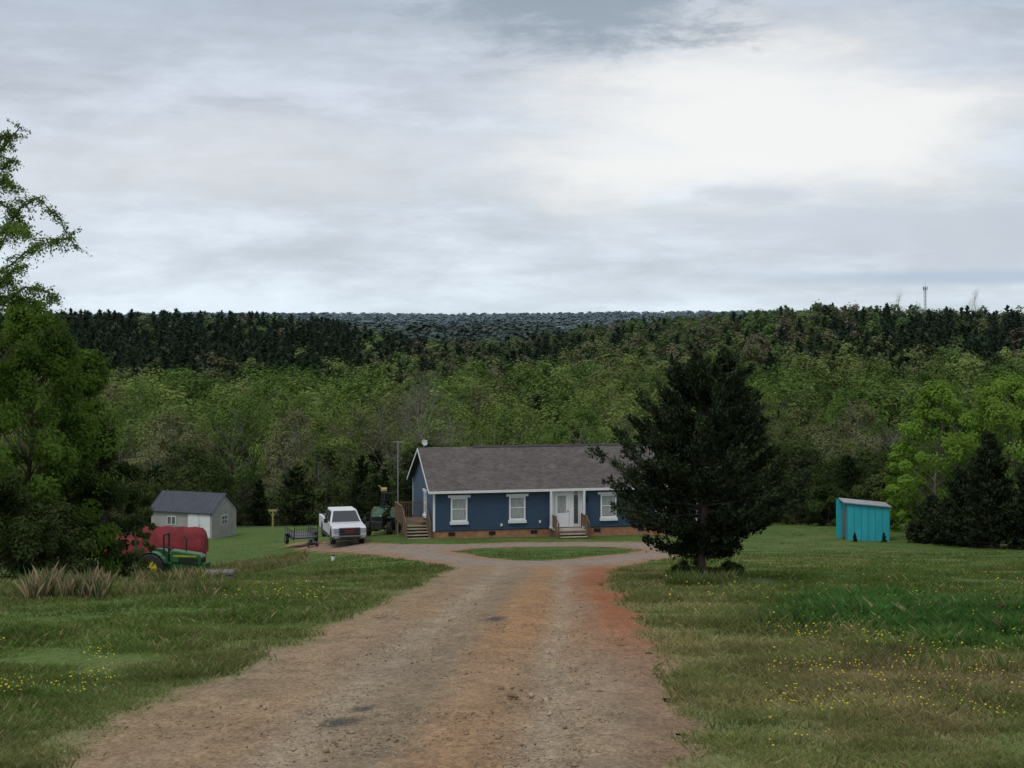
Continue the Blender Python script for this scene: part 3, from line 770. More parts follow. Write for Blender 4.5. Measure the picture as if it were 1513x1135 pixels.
mb=MB(); mb.box(.04,HL-.04,.04,HD-.04,-1.6,FB-.05); part('foundation',mb,BRICK,H_,label='reddish block foundation skirt')
for u in (.9,3.4,6.0,10.,12.8,15.2):
    mb=MB(); mb.box(u,u+.4,.0,.045,.12,.32)
    for i in range(3): mb.box(u+.02,u+.38,-.012,-.001,.145+.06*i,.175+.06*i)
    part('foundation_vent',mb,BLACK,H_)
mb=MB(); ov=.38; ro=.35
zE=WT-ov*slope
for sgn in (0,1):
    def yv(v): return v if sgn==0 else HD-v
    a=[(-ro,yv(-ov),zE+.06),(HL+ro,yv(-ov),zE+.06),(HL+ro,HD/2,RZ+.08),(-ro,HD/2,RZ+.08)]
    b=[(p[0],p[1],p[2]-.1) for p in a]
    mb.poly(a); mb.poly(b[::-1])
    for i in range(4): j=(i+1)%4; mb.poly([b[i],b[j],a[j],a[i]])
rf=part('roof',mb,SHING,H_,label='grey brown shingle gable roof')
mb=MB(); mb.prism([(HD/2-.16,RZ+.04),(HD/2,RZ+.15),(HD/2+.16,RZ+.04)],3.2,HL-2.2); part('ridge_vent',mb,mat('ridge_cap',(.055,.05,.05),.9),rf)
for u,v in ((4,5.4),(12,5.2)):
    mb=MB(); mb.cyl((u,v,RZ-.8),(u,v,RZ+.1),.05); mb.cyl((u,v,RZ-.62),(u,v,RZ-.5),.11,.06); part('vent_pipe',mb,STEEL,rf)
mb=MB()
mb.box(-ro-.01,HL+ro+.01,-ov-.035,-ov-.004,zE-.1,zE+.05)
for u in (-ro-.03,HL+ro+.002):
    for sgn in (0,1):
        def yv(v): return v if sgn==0 else HD-v
        p=[(u,yv(-ov),zE-.12),(u,yv(-ov),zE+.03),(u,HD/2,RZ+.05),(u,HD/2,RZ-.11)]
        q=[(x_+.028,y_,z_) for x_,y_,z_ in p]
        mb.poly(p);mb.poly(q[::-1])
        for i in range(4): j=(i+1)%4; mb.poly([p[i],p[j],q[j],q[i]])
part('roof_trim',mb,WHITE,H_)
mb=MB(); mb.box(-ro,HL+ro,-ov,-.04,zE-.09,zE-.05); part('soffit',mb,WHITE,H_)
mb=MB()
for (u,v) in ((-.045,-.045),(HL-.075,-.045)): mb.box(u,u+.12,v,v+.12,FB-.04,zE-.11)
mb.box(-.045,.03,HD-.08,HD+.04,FB-.04,WT-.1); part('corner_trim',mb,WHITE,H_)
def window(u,z0=.98,z1=2.42,w=1.02,par=None,side=False):
    par=par or H_
    e=(0,0,math.radians(-90)) if side else None
    loc=(u,0,0) if not side else (0,u,0)
    mb=MB(); mb.box(-w/2+.08,w/2-.08,-.05,-.02,z0+.1,z1-.06)
    wn=part('window',mb,GLASS,par,loc=loc,rot=e)
    mb=MB(); zm=(z0+z1)/2+.02
    mb.box(-w/2+.14,w/2-.14,-.056,-.052,z0+.14,zm-.04); mb.box(-w/2+.14,w/2-.14,-.056,-.052,zm+.04,z1-.12); part('curtain',mb,CURT,wn)
    mb=MB()
    mb.box(-w/2,-w/2+.11,-.09,-.034,z0,z1); mb.box(w/2-.11,w/2,-.09,-.034,z0,z1)
    mb.box(-w/2+.11,w/2-.11,-.088,-.034,z1-.1,z1); mb.box(-w/2+.11,w/2-.11,-.088,-.034,z0,z0+.1)
    mb.box(-w/2+.11,w/2-.11,-.080,-.051,zm-.03,zm+.03)
    part('frame',mb,WHITE,wn,bevel=.006)
    mb=MB(); mb.box(-w/2-.17,w/2+.17,-.13,-.034,z1+.003,z1+.12); mb.box(-w/2-.20,w/2+.20,-.15,-.034,z1+.122,z1+.15)
    part('lintel',mb,WHITE,wn)
    mb=MB(); mb.box(-w/2-.06,w/2+.06,-.16,-.034,z0-.19,z0-.003); part('sill',mb,WHITE,wn,bevel=.01)
for u in (1.54,5.14,10.9,14.4): window(u)
window(2.9,z0=1.1,z1=2.5,w=.9,side=True)
mb=MB(); mb.box(7.2,9.25,-.05,-.034,FB,2.74); part('door_surround',mb,WHITE,H_,label='white panelled door surround')
for u in (7.12,9.2):
    mb=MB(); mb.box(u,u+.13,-.42,-.29,FB,zE-.1); mb.box(u-.03,u+.16,-.45,-.26,FB,FB+.1); part('porch_post',mb,WHITE,H_)
mb=MB(); mb.box(7.5,8.38,-.10,-.052,FB+.03,2.55); dr=part('door',mb,WHITE,H_,bevel=.01,label='white front door with tall glass light')
mb=MB(); mb.box(7.66,8.2,-.108,-.102,1.35,2.4); part('door_glass',mb,CURT,dr)
mb=MB(); mb.cyl((8.3,-.10,1.45),(8.3,-.17,1.45),.035); part('handle',mb,DARKM,dr)
mb=MB(); mb.box(8.62,9.02,-.085,-.052,FB+.1,2.5); sl=part('sidelight',mb,WHITE,H_)
mb=MB(); mb.box(8.68,8.96,-.092,-.087,FB+.2,2.4); part('sidelight_glass',mb,GLASS,sl)
mb=MB()
for i in range(9):
    a=FB+.3+i*.22
    mb.cyl((8.82-.1,-.1,a),(8.82+.1,-.1,a+.2),.022,n=4); mb.cyl((8.82+.1,-.1,a),(8.82-.1,-.1,a+.2),.022,n=4)
part('scrollwork',mb,BLACK,sl)
mb=MB(); mb.box(9.5,9.62,-.1,-.034,2.0,2.22); mb.box(9.53,9.59,-.09,-.034,2.22,2.3); part('wall_lamp',mb,BLACK,H_,bevel=.01)
for u,z_ in ((6.5,.75),(4.1,.62)):
    mb=MB(); mb.box(u,u+.12,-.08,-.034,z_,z_+.16); part('outlet_box',mb,WHITE,H_,bevel=.01)
mb=MB(); mb.box(7.25,9.2,-1.3,-.06,.36,.42)
for i,zt in enumerate((.24,.1)): mb.box(7.35,9.1,-1.62-.32*i,-1.32-.32*i,zt-.05,zt)
po=part('porch',mb,WOODL,H_,label='small wooden porch with two worn steps')
for u in (7.22,9.14):
    mb=MB()
    for v in (-1.34,-.15): mb.box(u,u+.1,v,v+.1,-.1,1.3)
    mb.box(u+.02,u+.08,-1.24,-.15,1.2,1.28); mb.box(u+.02,u+.08,-1.24,-.15,.55,.62)
    for i in range(7): mb.box(u+.03,u+.07,-1.15+i*.14,-1.11+i*.14,.62,1.2)
    mb.box(u+.01,u+.09,-2.0,-1.92,-.2,.95); mb.cyl((u+.05,-1.3,1.25),(u+.05,-1.96,.92),.035,n=6)
    part('railing',mb,WOODM,po)
mb=MB(); mb.box(7.3,7.36,-1.9,-.1,-.15,.36); mb.box(9.08,9.14,-1.9,-.1,-.15,.36); mb.box(7.36,9.08,-1.29,-1.26,-.15,.36); part('skirt',mb,WOODM,po)
mb=MB(); mb.box(-1.75,-.06,1.6,4.4,.72,.78)
for (u,v) in ((-1.72,1.64),(-1.72,4.3),(-.2,1.64)): mb.box(u,u+.1,v,v+.1,-.6,.72)
dk=part('side_deck',mb,WOODM,H_,label='weathered wooden side deck with stairs')
mb=MB()
for i in range(5): mb.box(-1.6,-.25,1.3-.3*i,1.6-.3*i,.6-.15*i-.04,.6-.15*i)
part('stair',mb,WOODL,dk)
mb=MB()
for u in (-1.66,-.24):
    p=[(1.6,.72),(1.6,.45),(0.1,-.3),(-.05,-.3),(-.05,-.05)]
    mb.prism(p,u,u+.04)
for i in range(5): mb.box(-1.6,-.25,1.57-.3*i,1.59-.3*i,.6-.15*i-.15,.6-.15*i-.045)
part('stringer',mb,WOODM,dk)
mb=MB()
for v in (1.62,3.0,4.3): mb.box(-1.76,-1.67,v,v+.09,.6,1.8)
mb.box(-1.78,-1.65,1.6,4.42,1.76,1.80)
for i in range(19): mb.box(-1.74,-1.70,1.75+i*.14,1.79+i*.14,.78,1.76)
mb.box(-1.76,-.1,4.31,4.36,1.7,1.76)
for i in range(11): mb.box(-1.6+i*.14,-1.56+i*.14,4.32,4.36,.78,1.7)
part('railing',mb,WOODM,dk)
for u in (-1.7,-.22):
    mb=MB()
    mb.box(u,u+.08,0.05,.13,-.3,.95); mb.cyl((u+.04,.09,.92),(u+.04,1.66,1.72),.035,n=6)
    for i in range(8): v=.25+i*.18; mb.box(u+.02,u+.06,v,v+.04,.0+v*.48,.92+v*.5)
    part('stair_railing',mb,WOODM,dk)
mb=MB(); c=Vector((.05,HD/2,RZ+.38)); nrm=Vector((.35,-.8,.35)).normalized(); a=nrm.orthogonal().normalized(); b=nrm.cross(a)
rings=[(0,0),(.08,.01),(.16,.035),(.21,.07)]; n=16
for (r0,h0),(r1,h1) in zip(rings[:-1],rings[1:]):
    for i in range(n):
        t0,t1=6.2832*i/n,6.2832*(i+1)/n
        f=lambda r,h,t:tuple(c+nrm*h+a*r*math.cos(t)+b*r*math.sin(t))
        mb.poly([f(r0,h0,t0),f(r1,h1,t0),f(r1,h1,t1),f(r0,h0,t1)] if r0 else [f(0,h0,0),f(r1,h1,t0),f(r1,h1,t1)])
mb.cyl(c,tuple(c+Vector((0,.05,-.38))),.025,n=6); mb.cyl(tuple(c-b*.15),tuple(c+nrm*.32),.012,n=5); q=c+nrm*.32; mb.box(q.x-.04,q.x+.04,q.y-.04,q.y+.04,q.z-.04,q.z+.04)
part('satellite_dish',mb,mat('dish_grey',(.55,.56,.57),.5),H_,smooth=True)
d=101.; x=at(588,d); zb=float(G(x,d)); h=zp(652,d)-zb
t=top('antenna_pole','thin grey television antenna pole beside the house','antenna',(x,d,zb))
mb=MB(); mb.cyl((0,0,-.2),(0,0,h),.03,n=6); part('pole',mb,STEEL,t)
mb=MB(); mb.cyl((-.3,0,h-.05),(.3,.1,h-.05),.018,n=5)
for i in range(5): mb.cyl((-.28+i*.13,-.3,h-.05),(-.28+i*.13,.3,h-.05),.01,n=4)
part('aerial',mb,STEEL,t)

# ------------------------------------------------------------------ grey shed
SHG=mat('grey_siding',(.34,.33,.31),.7,.12,2,.1); METR=mat('dark_metal_roof',(.055,.062,.082),.45,.15,1.5)
d=120; cx0=at(313,d)
sh=top('storage_shed','small grey storage shed with dark metal roof and white double doors','shed',(cx0,d,zp(795.5,d)),math.radians(-22))
SL=5.3;SD_=3.4;SW=1.92;SP=3.1
mb=MB(); mb.box(-SL,0,0,SD_,-.3,SW)
mb.poly([(0,0,SW),(0,SD_,SW),(0,SD_/2,SP)]); mb.poly([(-SL,SD_,SW),(-SL,0,SW),(-SL,SD_/2,SP)])
for i in range(26): mb.box(-SL+.1+i*.2,-SL+.12+i*.2,-.012,-.002,.05,SW-.02)
for i in range(16): mb.box(.002,.012,.1+i*.2,.12+i*.2,.05,SW+.0)
part('wall',mb,SHG,sh)
mb=MB(); sp=(SP-SW)/(SD_/2)
for sg in (0,1):
    yv=(lambda v:v) if sg==0 else (lambda v:SD_-v)
    a=[(-SL-.2,yv(-.2),SW-.2*sp+.06),(.2,yv(-.2),SW-.2*sp+.06),(.2,SD_/2,SP+.07),(-SL-.2,SD_/2,SP+.07)]
    b=[(p[0],p[1],p[2]-.07) for p in a]; mb.poly(a);mb.poly(b[::-1])
    for i in range(4): j=(i+1)%4; mb.poly([b[i],b[j],a[j],a[i]])
for i in range(15):
    u=-SL-.15+i*.39
    mb.poly([(u,-.2,SW-.2*sp+.10),(u+.04,-.2,SW-.2*sp+.10),(u+.04,SD_/2,SP+.11),(u,SD_/2,SP+.11)])
    mb.poly([(u,-.2,SW-.2*sp+.06),(u,-.2,SW-.2*sp+.10),(u,SD_/2,SP+.11),(u,SD_/2,SP+.07)])
part('roof',mb,METR,sh)
for a_,b_ in ((-2.05,-1.1),(-1.07,-.12)):
    mb=MB(); mb.box(a_,b_,-.05,-.014,.02,1.72); mb.box(a_+.08,b_-.08,-.06,-.052,.1,.8); mb.box(a_+.08,b_-.08,-.06,-.052,.9,1.62); dd=part('door',mb,WHITE,sh,bevel=.01)
mb=MB(); mb.cyl((-1.0,-.05,.9),(-1.0,-.1,.9),.03); part('handle',mb,BLACK,dd)
mb=MB(); mb.box(.014,.05,1.2,2.1,.85,1.55); w_=part('window',mb,WHITE,sh)
mb=MB()
for a in range(2):
    for b in range(2): mb.box(.05,.056,1.26+a*.41,1.63+a*.41,.9+b*.32,1.18+b*.32)
part('pane',mb,GLASS,w_)
mb=MB(); mb.box(-3.9,-3.1,-.05,-.014,.85,1.5); w_=part('window',mb,WHITE,sh)
mb=MB(); mb.box(-3.84,-3.53,-.056,-.05,.9,1.45); mb.box(-3.47,-3.16,-.056,-.05,.9,1.45); part('pane',mb,GLASS,w_)

# ------------------------------------------------------------------ turquoise shed
TURQ=mat('turquoise_paint',(.030,.37,.44),.5,.12,2,.05,stretch=(1,1,.3)); TRIM=mat('pale_roof_edge',(.28,.30,.31),.6,.2)
bx,bd=g(1251,799)
ts=top('run_in_shed','turquoise painted lean-to shed with open end on the lawn','shed',(bx,bd,float(G(bx,bd))-.02),math.radians(-4))
W_=63/F*bd; D_=2.1; h1=(799-743)/F*bd; h2=(799-749)/F*bd
mb=MB()
def slab(u0,u1,v0,v1,zt0,zt1,z0_=0.03,m=0):
    b=len(mb.v); mb.v+=[(u0,v0,z0_),(u1,v0,z0_),(u1,v1,z0_),(u0,v1,z0_),(u0,v0,zt0),(u1,v0,zt1),(u1,v1,zt1),(u0,v1,zt0)]
    for f in [(0,3,2,1),(4,5,6,7),(0,1,5,4),(1,2,6,5),(2,3,7,6),(3,0,4,7)]: mb.f.append(tuple(b+i for i in f)); mb.m.append(m)
slab(0,W_,0,.05,h1,h2,-.1); slab(-.35,W_,D_,D_+.05,h1,h2,-.1); slab(W_-.05,W_,.05,D_,h2,h2,-.1)
part('wall',mb,TURQ,ts)
mb=MB()
n=6
for i in range(n+1):
    u=(W_-.05)*i/n; zt=h1+(h2-h1)*u/W_; mb.box(u,u+.04,-.018,-.002,0,zt-.1)
part('batten',mb,mat('turquoise_batten',(.022,.27,.33),.6),ts)
mb=MB(); mb.box(-.02,.06,.06,.5,0,h1-.05); mb.box(-.02,.06,D_-.75,D_,0,h1-.05); mb.box(-.02,.06,.5,D_-.75,1.85,h1-.05)
part('end_wall',mb,mat('darker_turquoise',(.03,.20,.24),.7,.3),ts)  # end wall colour is darker than the front panels
mb=MB(); mb.box(-.04,.0,.55,1.3,.1,1.8)
for zz in (.3,1.5): mb.box(-.06,-.041,.55,1.3,zz,zz+.12)
part('plank_gate',mb,WOODM,ts)
mb=MB(); b=0; mb.v+=[(-.2,-.15,h1+.02),(W_+.08,-.15,h2+.01),(W_+.08,D_+.2,h2+.01),(-.2,D_+.2,h1+.02),(-.2,-.15,h1+.07),(W_+.08,-.15,h2+.06),(W_+.08,D_+.2,h2+.06),(-.2,D_+.2,h1+.07)]
for f in [(0,3,2,1),(4,5,6,7),(0,1,5,4),(1,2,6,5),(2,3,7,6),(3,0,4,7)]: mb.f.append(f); mb.m.append(0)
part('roof',mb,TRIM,ts)

# ------------------------------------------------------------------ vehicles
RUB=mat('tyre_rubber',(.022,.022,.022),.85,.2); 
TW=mat('truck_white',(.66,.67,.69),.28,.04,spec=.6); CHR=mat('chrome',(.20,.21,.22),.3,.1,metal=.7)
WGL=mat('vehicle_glass',(.02,.026,.03),.06,.1,spec=.9); ALU=mat('alloy',(.3,.3,.32),.35,.1,metal=.7)
HLM=mat('headlight_lens',(.30,.33,.36),.15,.2,spec=.8); RED=mat('red_badge',(.45,.02,.02),.4)
def wheel(par,x,y,r,w,rimmat,rr=.62,lug=False):
    mb=MB(); n=24
    prof=[(r*rr,-w/2),(r*.93,-w/2),(r,-w/2+.04),(r,w/2-.04),(r*.93,w/2),(r*rr,w/2)]
    for (ra,xa),(rb,xb) in zip(prof,prof[1:]+prof[:1]):
        for i in range(n):
            t0,t1=6.28318*i/n,6.28318*(i+1)/n
            mb.poly([(xa,ra*math.cos(t0),ra*math.sin(t0)),(xb,rb*math.cos(t0),rb*math.sin(t0)),(xb,rb*math.cos(t1),rb*math.sin(t1)),(xa,ra*math.cos(t1),ra*math.sin(t1))])
    if lug:
        for i in range(n):
            t=6.28318*i/n; sg=1 if i%2 else -1; c_,s_1=math.cos(t),math.sin(t); c2,s2=math.cos(t+.12),math.sin(t+.12)
            mb.cyl((0,c_*r*1.0,s_1*r*1.0),(sg*w*.46,c2*r,s2*r),.035,n=4)
    w0=obj('wheel',None,par,loc=(x,y,r))
    part('tyre',mb,RUB,w0)
    mb=MB(); mb.cyl((-w*.3,0,0),(w*.3,0,0),r*rr,n=20)
    mb.cyl((-w*.42,0,0),(w*.42,0,0),r*.18,n=10)
    for sx in (-1,1):
        for i in range(6):
            t=6.28318*i/6; mb.cyl((sx*w*.36,0,0),(sx*w*.36,math.cos(t)*r*rr*.95,math.sin(t)*r*rr*.95),r*.07,n=5)
    part('rim',mb,rimmat,w0)
def arch(cy_,r,z0,n=8): return [(cy_-r*math.cos(math.pi*i/n),z0+ r*math.sin(math.pi*i/n)) for i in range(n+1)]
def truck():
    d=96.; x=at(517,d); z=float(G(x,d))+.0
    t=top('pickup_truck','white four-door pickup truck parked on the gravel drive','pickup truck',(x,d,z+.012),math.radians(15))
    hw_=1.0
    prof=[(.12,.52)]+[(.52,.5)]+arch(1.02,.46,.52)[0:]+[(3.9,.5)]+arch(4.55,.46,.52)+[(5.75,.55),(5.78,1.28),(3.95,1.3),(3.93,1.24),(1.55,1.24),(1.45,1.22),(.35,1.13),(.10,1.02)]
    mb=MB(); mb.prism(prof,-hw_,hw_); part('body',mb,TW,t,bevel=.035)
    mb=MB(); mb.frustum((-.9,.9,.3,1.5),(-.78,.78,.45,1.55),1.10,1.27); part('hood',mb,TW,t,bevel=.03)
    cab=MB(); cab.frustum((-.96,.96,1.42,3.95),(-.74,.74,2.12,3.72),1.22,1.93); cb_=part('cab',cab,TW,t,bevel=.05)
    def lerp(a,b,t_): return a+(b-a)*t_
    mb=MB(); 
    def fr(u,v,o=.012):
        return (u*lerp(.96,.74,v),lerp(1.42,2.12,v)-o,lerp(1.22,1.93,v)+o*.8)
    mb.poly([fr(-.9,.06),fr(.9,.06),fr(.88,.9),fr(-.88,.9)]); part('windshield',mb,WGL,cb_)
    for sx in (-1,1):
        def sdp(u,v): return (sx*(lerp(.96,.74,v)+.012),lerp(lerp(1.42,2.12,v),lerp(3.95,3.72,v),u),lerp(1.22,1.93,v))
        mb=MB(); mb.poly([sdp(.07,.1),sdp(.49,.1),sdp(.49,.85),sdp(.08,.85)]); mb.poly([sdp(.54,.1),sdp(.93,.1),sdp(.92,.85),sdp(.54,.85)]); part('side_window',mb,WGL,cb_)
        mb=MB(); mb.box(sx*1.18-.11,sx*1.18+.11,1.62,1.72,1.22,1.48); mb.box(min(sx*.95,sx*1.1),max(sx*.95,sx*1.1),1.64,1.70,1.28,1.34); part('mirror',mb,BLACK,t,bevel=.02)
        mb=MB(); mb.box(min(sx*.66,sx*.98),max(sx*.66,sx*.98),.05,.2,.80,1.05); part('headlight',mb,HLM,t,bevel=.02)
        mb=MB(); mb.box(min(sx*.72,sx*.9),max(sx*.72,sx*.9),-.04,.06,.50,.6); part('fog_light',mb,HLM,t)
        mb=MB(); mb.box(min(sx*.99,sx*1.02),max(sx*.99,sx*1.02),2.45,2.62,1.05,1.09); mb.box(min(sx*.99,sx*1.02),max(sx*.99,sx*1.02),3.5,3.67,1.05,1.09)
        part('door_handle',mb,CHR,t)
        mb=MB(); mb.box(min(sx*.98,sx*1.1),max(sx*.98,sx*1.1),1.6,3.8,.38,.44); part('running_board',mb,BLACK,t)
        mb=MB(); mb.box(min(sx*.8,sx*.99),max(sx*.8,sx*.99),5.76,5.8,.85,1.2); part('tail_light',mb,RED,t)
    mb=MB(); mb.box(-.64,.64,.04,.16,.64,1.09); gr=part('grille',mb,CHR,t,bevel=.03)
    mb=MB()
    for i in range(3): mb.box(-.59,.59,.02,.045,.66+i*.135,.775+i*.135)
    part('grille_insert',mb,BLACK,gr)
    cu=bpy.data.curves.new('txt','FONT'); cu.body='GMC'; cu.size=.24; cu.extrude=.01; cu.align_x='CENTER'; cu.align_y='CENTER'
    to=bpy.data.objects.new('txt',cu); COLL.objects.link(to); bpy.context.view_layer.update()
    tm=bpy.data.meshes.new_from_object(to.evaluated_get(bpy.context.evaluated_depsgraph_get())); bpy.data.objects.remove(to)
    tm.materials.clear(); tm.materials.append(RED); obj('emblem',tm,gr,loc=(0,.005,.87),rot=(math.radians(90),0,0))
    mb=MB(); mb.box(-.99,.99,-.03,.2,.42,.63); bp=part('bumper',mb,CHR,t,bevel=.04)
    mb=MB(); mb.box(-.6,.6,-.04,-.032,.44,.56); part('bumper_intake',mb,BLACK,bp)
    mb=MB(); mb.box(-.8,.8,.1,5.6,.36,.5); mb.box(-.86,.86,4.05,5.68,1.302,1.31); part('underbody',mb,BLACK,t)
    for wx in (-.86,.86):
        for wy in (1.02,4.55): wheel(t,wx,wy,.41,.27,ALU)
truck()
GREEN=mat('tractor_green',(.018,.11,.028),.4,.2,spec=.5); YEL=mat('tractor_yellow',(.48,.36,.03),.5,.2)
GREEND=mat('tractor_dark_green',(.014,.075,.022),.5,.2)
def tractor(px,d,rz,label,dark,sc=1.):
    x=at(px,d); z=float(G(x,d)); gm=GREEND if dark else GREEN
    t=top('tractor',label,'tractor',(x,d,z),rz,scale=(sc,sc,sc))
    mb=MB(); mb.prism([(-.45,.85),(-.5,1.25),(-.35,1.42),(1.25,1.6),(1.3,.95)],-.3,.3); hd=part('hood',mb,gm,t,bevel=.05)
    mb=MB(); mb.box(-.24,.24,-.52,-.49,.86,1.22); part('grille',mb,BLACK,hd)
    for sx in (-1,1):
        mb=MB(); mb.box(sx*.3035-.0025,sx*.3035+.0025,-.3,.8,.95,1.2); part('side_vent',mb,BLACK,hd)
        mb=MB(); mb.box(sx*.2-.07,sx*.2+.07,-.49,-.44,1.24,1.34); part('headlight',mb,HLM,hd)
        mb=MB(); mb.box(sx*.303-.003,sx*.303+.003,-.2,1.1,1.27,1.33); part('stripe',mb,YEL,hd)
    mb=MB(); mb.box(-.22,.22,-.5,2.4,.5,.9); mb.box(-.75,.75,-.08,.08,.4,.52); mb.box(-.7,.7,2.05,2.25,.62,.82); mb.box(-.35,.35,-.75,-.5,.45,.95); part('chassis',mb,DARKM if dark else GREEND,t,bevel=.02)
    for sx in (-1,1):
        mb=MB()
        for i in range(9):
            a0=math.pi*(.05+.85*i/9); a1=math.pi*(.05+.85*(i+1)/9); r=.80
            f=lambda a,xx,rr:(xx,2.15+rr*math.cos(a),.72+rr*math.sin(a))
            x0_,x1_=sx*.38,sx*.82
            mb.poly([f(a0,x0_,r),f(a1,x0_,r),f(a1,x1_,r),f(a0,x1_,r)]); mb.poly([f(a0,x0_,r+.03),f(a1,x0_,r+.03),f(a1,x1_,r+.03),f(a0,x1_,r+.03)]); mb.poly([f(a0,x1_,r),f(a1,x1_,r),f(a1,x1_,r+.03),f(a0,x1_,r+.03)])
            mb.poly([f(a0,x0_,r),f(a1,x0_,r),f(a1,x0_,.2),f(a0,x0_,.2)])
        part('fender',mb,gm,t)
        wheel(t,sx*.72,2.15,.72,.42,YEL,.56,True); wheel(t,sx*.68,0,.43,.28,YEL,.55,True)
    mb=MB(); mb.box(-.24,.24,1.85,2.3,1.02,1.16); mb.box(-.24,.24,2.26,2.38,1.16,1.6); part('seat',mb,BLACK,t,bevel=.04)
    mb=MB(); c=Vector((0,1.5,1.72)); a=Vector((1,0,0)); b=Vector((0,.85,.5)).normalized()
    for i in range(14):
        t0,t1=6.2832*i/14,6.2832*(i+1)/14
        mb.cyl(tuple(c+a*.2*math.cos(t0)+b*.2*math.sin(t0)),tuple(c+a*.2*math.cos(t1)+b*.2*math.sin(t1)),.018,n=5)
    mb.cyl(tuple(c),(0,1.3,1.45),.03,n=6); part('steering_wheel',mb,BLACK,t)
    mb=MB(); mb.cyl((.2,.55,1.45),(.2,.55,2.15),.04,n=8); mb.cyl((.2,.55,2.15),(.2,.66,2.28),.04,n=8); part('exhaust_pipe',mb,BLACK,t)
    rb_y=2.4 if dark else 1.55
    mb=MB()
    for sx in (-.36,.36): mb.box(sx-.04,sx+.04,rb_y,rb_y+.08,.9,2.36)
    mb.box(-.40,.40,rb_y,rb_y+.08,2.36,2.44)
    part('roll_bar',mb,BLACK,t)
    if dark:
        for sx in (-1,1):
            mb=MB(); mb.box(sx*.62-.07,sx*.62+.07,2.86,2.92,1.15,1.25); mb.box(sx*.60-.05,sx*.60+.05,1.3,1.36,1.50,1.60); part('warning_light',mb,mat('orange_red_lamp',(.55,.08,.02),.4),t)
    return t
tractor(288,86.,math.radians(80),'green tractor with yellow wheels parked in tall grass',False)
tractor(560,102.,math.radians(-8),'dark green tractor with roll bar parked behind the truck',True,1.)
d=103.3; x=at(563,d)
t=top('loader_implement','yellow tractor implement raised on a post behind tractor','implement',(x,d+2.9,float(G(x,d+2.9))))
mb=MB(); mb.cyl((0,0,-.1),(0,0,2.65),.05,n=6); mb.cyl((-.35,0,0),(0,0,.8),.04,n=6); mb.cyl((.35,0,0),(0,0,.8),.04,n=6); part('post',mb,DARKM,t)
mb=MB(); mb.prism([(-.1,2.6),(-.1,2.76),(.1,2.85),(.12,2.6)],-.25,.15); mb.cyl((-.2,0,2.8),(-.4,0,3.0),.04,n=6); part('head',mb,mat('ochre_paint',(.34,.28,.10),.6),t,bevel=.03)
def trailer():
    d=101.; x=at(452,d); z=float(G(x,d))
    t=top('utility_trailer','black open utility trailer with mesh ramp beside pickup','trailer',(x,d,z),math.radians(18))
    mb=MB(); mb.box(-.75,.75,0,3,.5,.56); mb.box(-.78,-.72,0,3,.42,.6); mb.box(.72,.78,0,3,.42,.6); mb.cyl((0,3,.5),(0,4,.45),.05,n=6); part('deck',mb,DARKM,t)
    for sx in (-.75,.75):
        mb=MB()
        mb.box(sx-.02,sx+.02,0,3,.92,.97)
        for i in range(5): mb.box(sx-.02,sx+.02,i*.74,i*.74+.04,.56,.95)
        part('side_rail',mb,DARKM,t)
    mb=MB()
    for i in range(11): mb.box(-.72+i*.14,-.705+i*.14,-.05,-.03,.5,1.3)
    for i in range(5): mb.box(-.72,.72,-.052,-.028,.5+i*.2,.52+i*.2)
    mb.box(-.75,-.71,-.06,-.02,.5,1.32); mb.box(.71,.75,-.06,-.02,.5,1.32); part('ramp',mb,DARKM,t)
    for sx in (-.92,.92):
        wheel(t,sx,1.6,.32,.2,ALU)
        mb=MB(); mb.box(sx-.13,sx+.13,1.15,2.05,.68,.72); part('fender',mb,DARKM,t,bevel=.02)
    return t
trailer()
d=100.5; x=at(464,d); z=float(G(x,d-.8))
t=top('push_mower','small dark garden machine next to the trailer','mower',(x,d-.8,z+.0),.3)
mb=MB(); mb.box(-.25,.25,-.3,.3,.15,.32); mb.cyl((-.1,0,.32),(-.1,0,.5),.12,n=10); mb.cyl((-.2,.3,.3),(-.2,.9,.95),.02,n=5); mb.cyl((.2,.3,.3),(.2,.9,.95),.02,n=5); mb.cyl((-.2,.9,.95),(.2,.9,.95),.02,n=5)
part('deck',mb,DARKM,t,bevel=.02)
for sx in (-.28,.28):
    for sy in (-.22,.22): wheel(t,sx,sy,.12,.06,ALU)
REDT=mat('faded_red_tarp',(.17,.022,.024),.75,.35,1.2,.35,spec=.2)
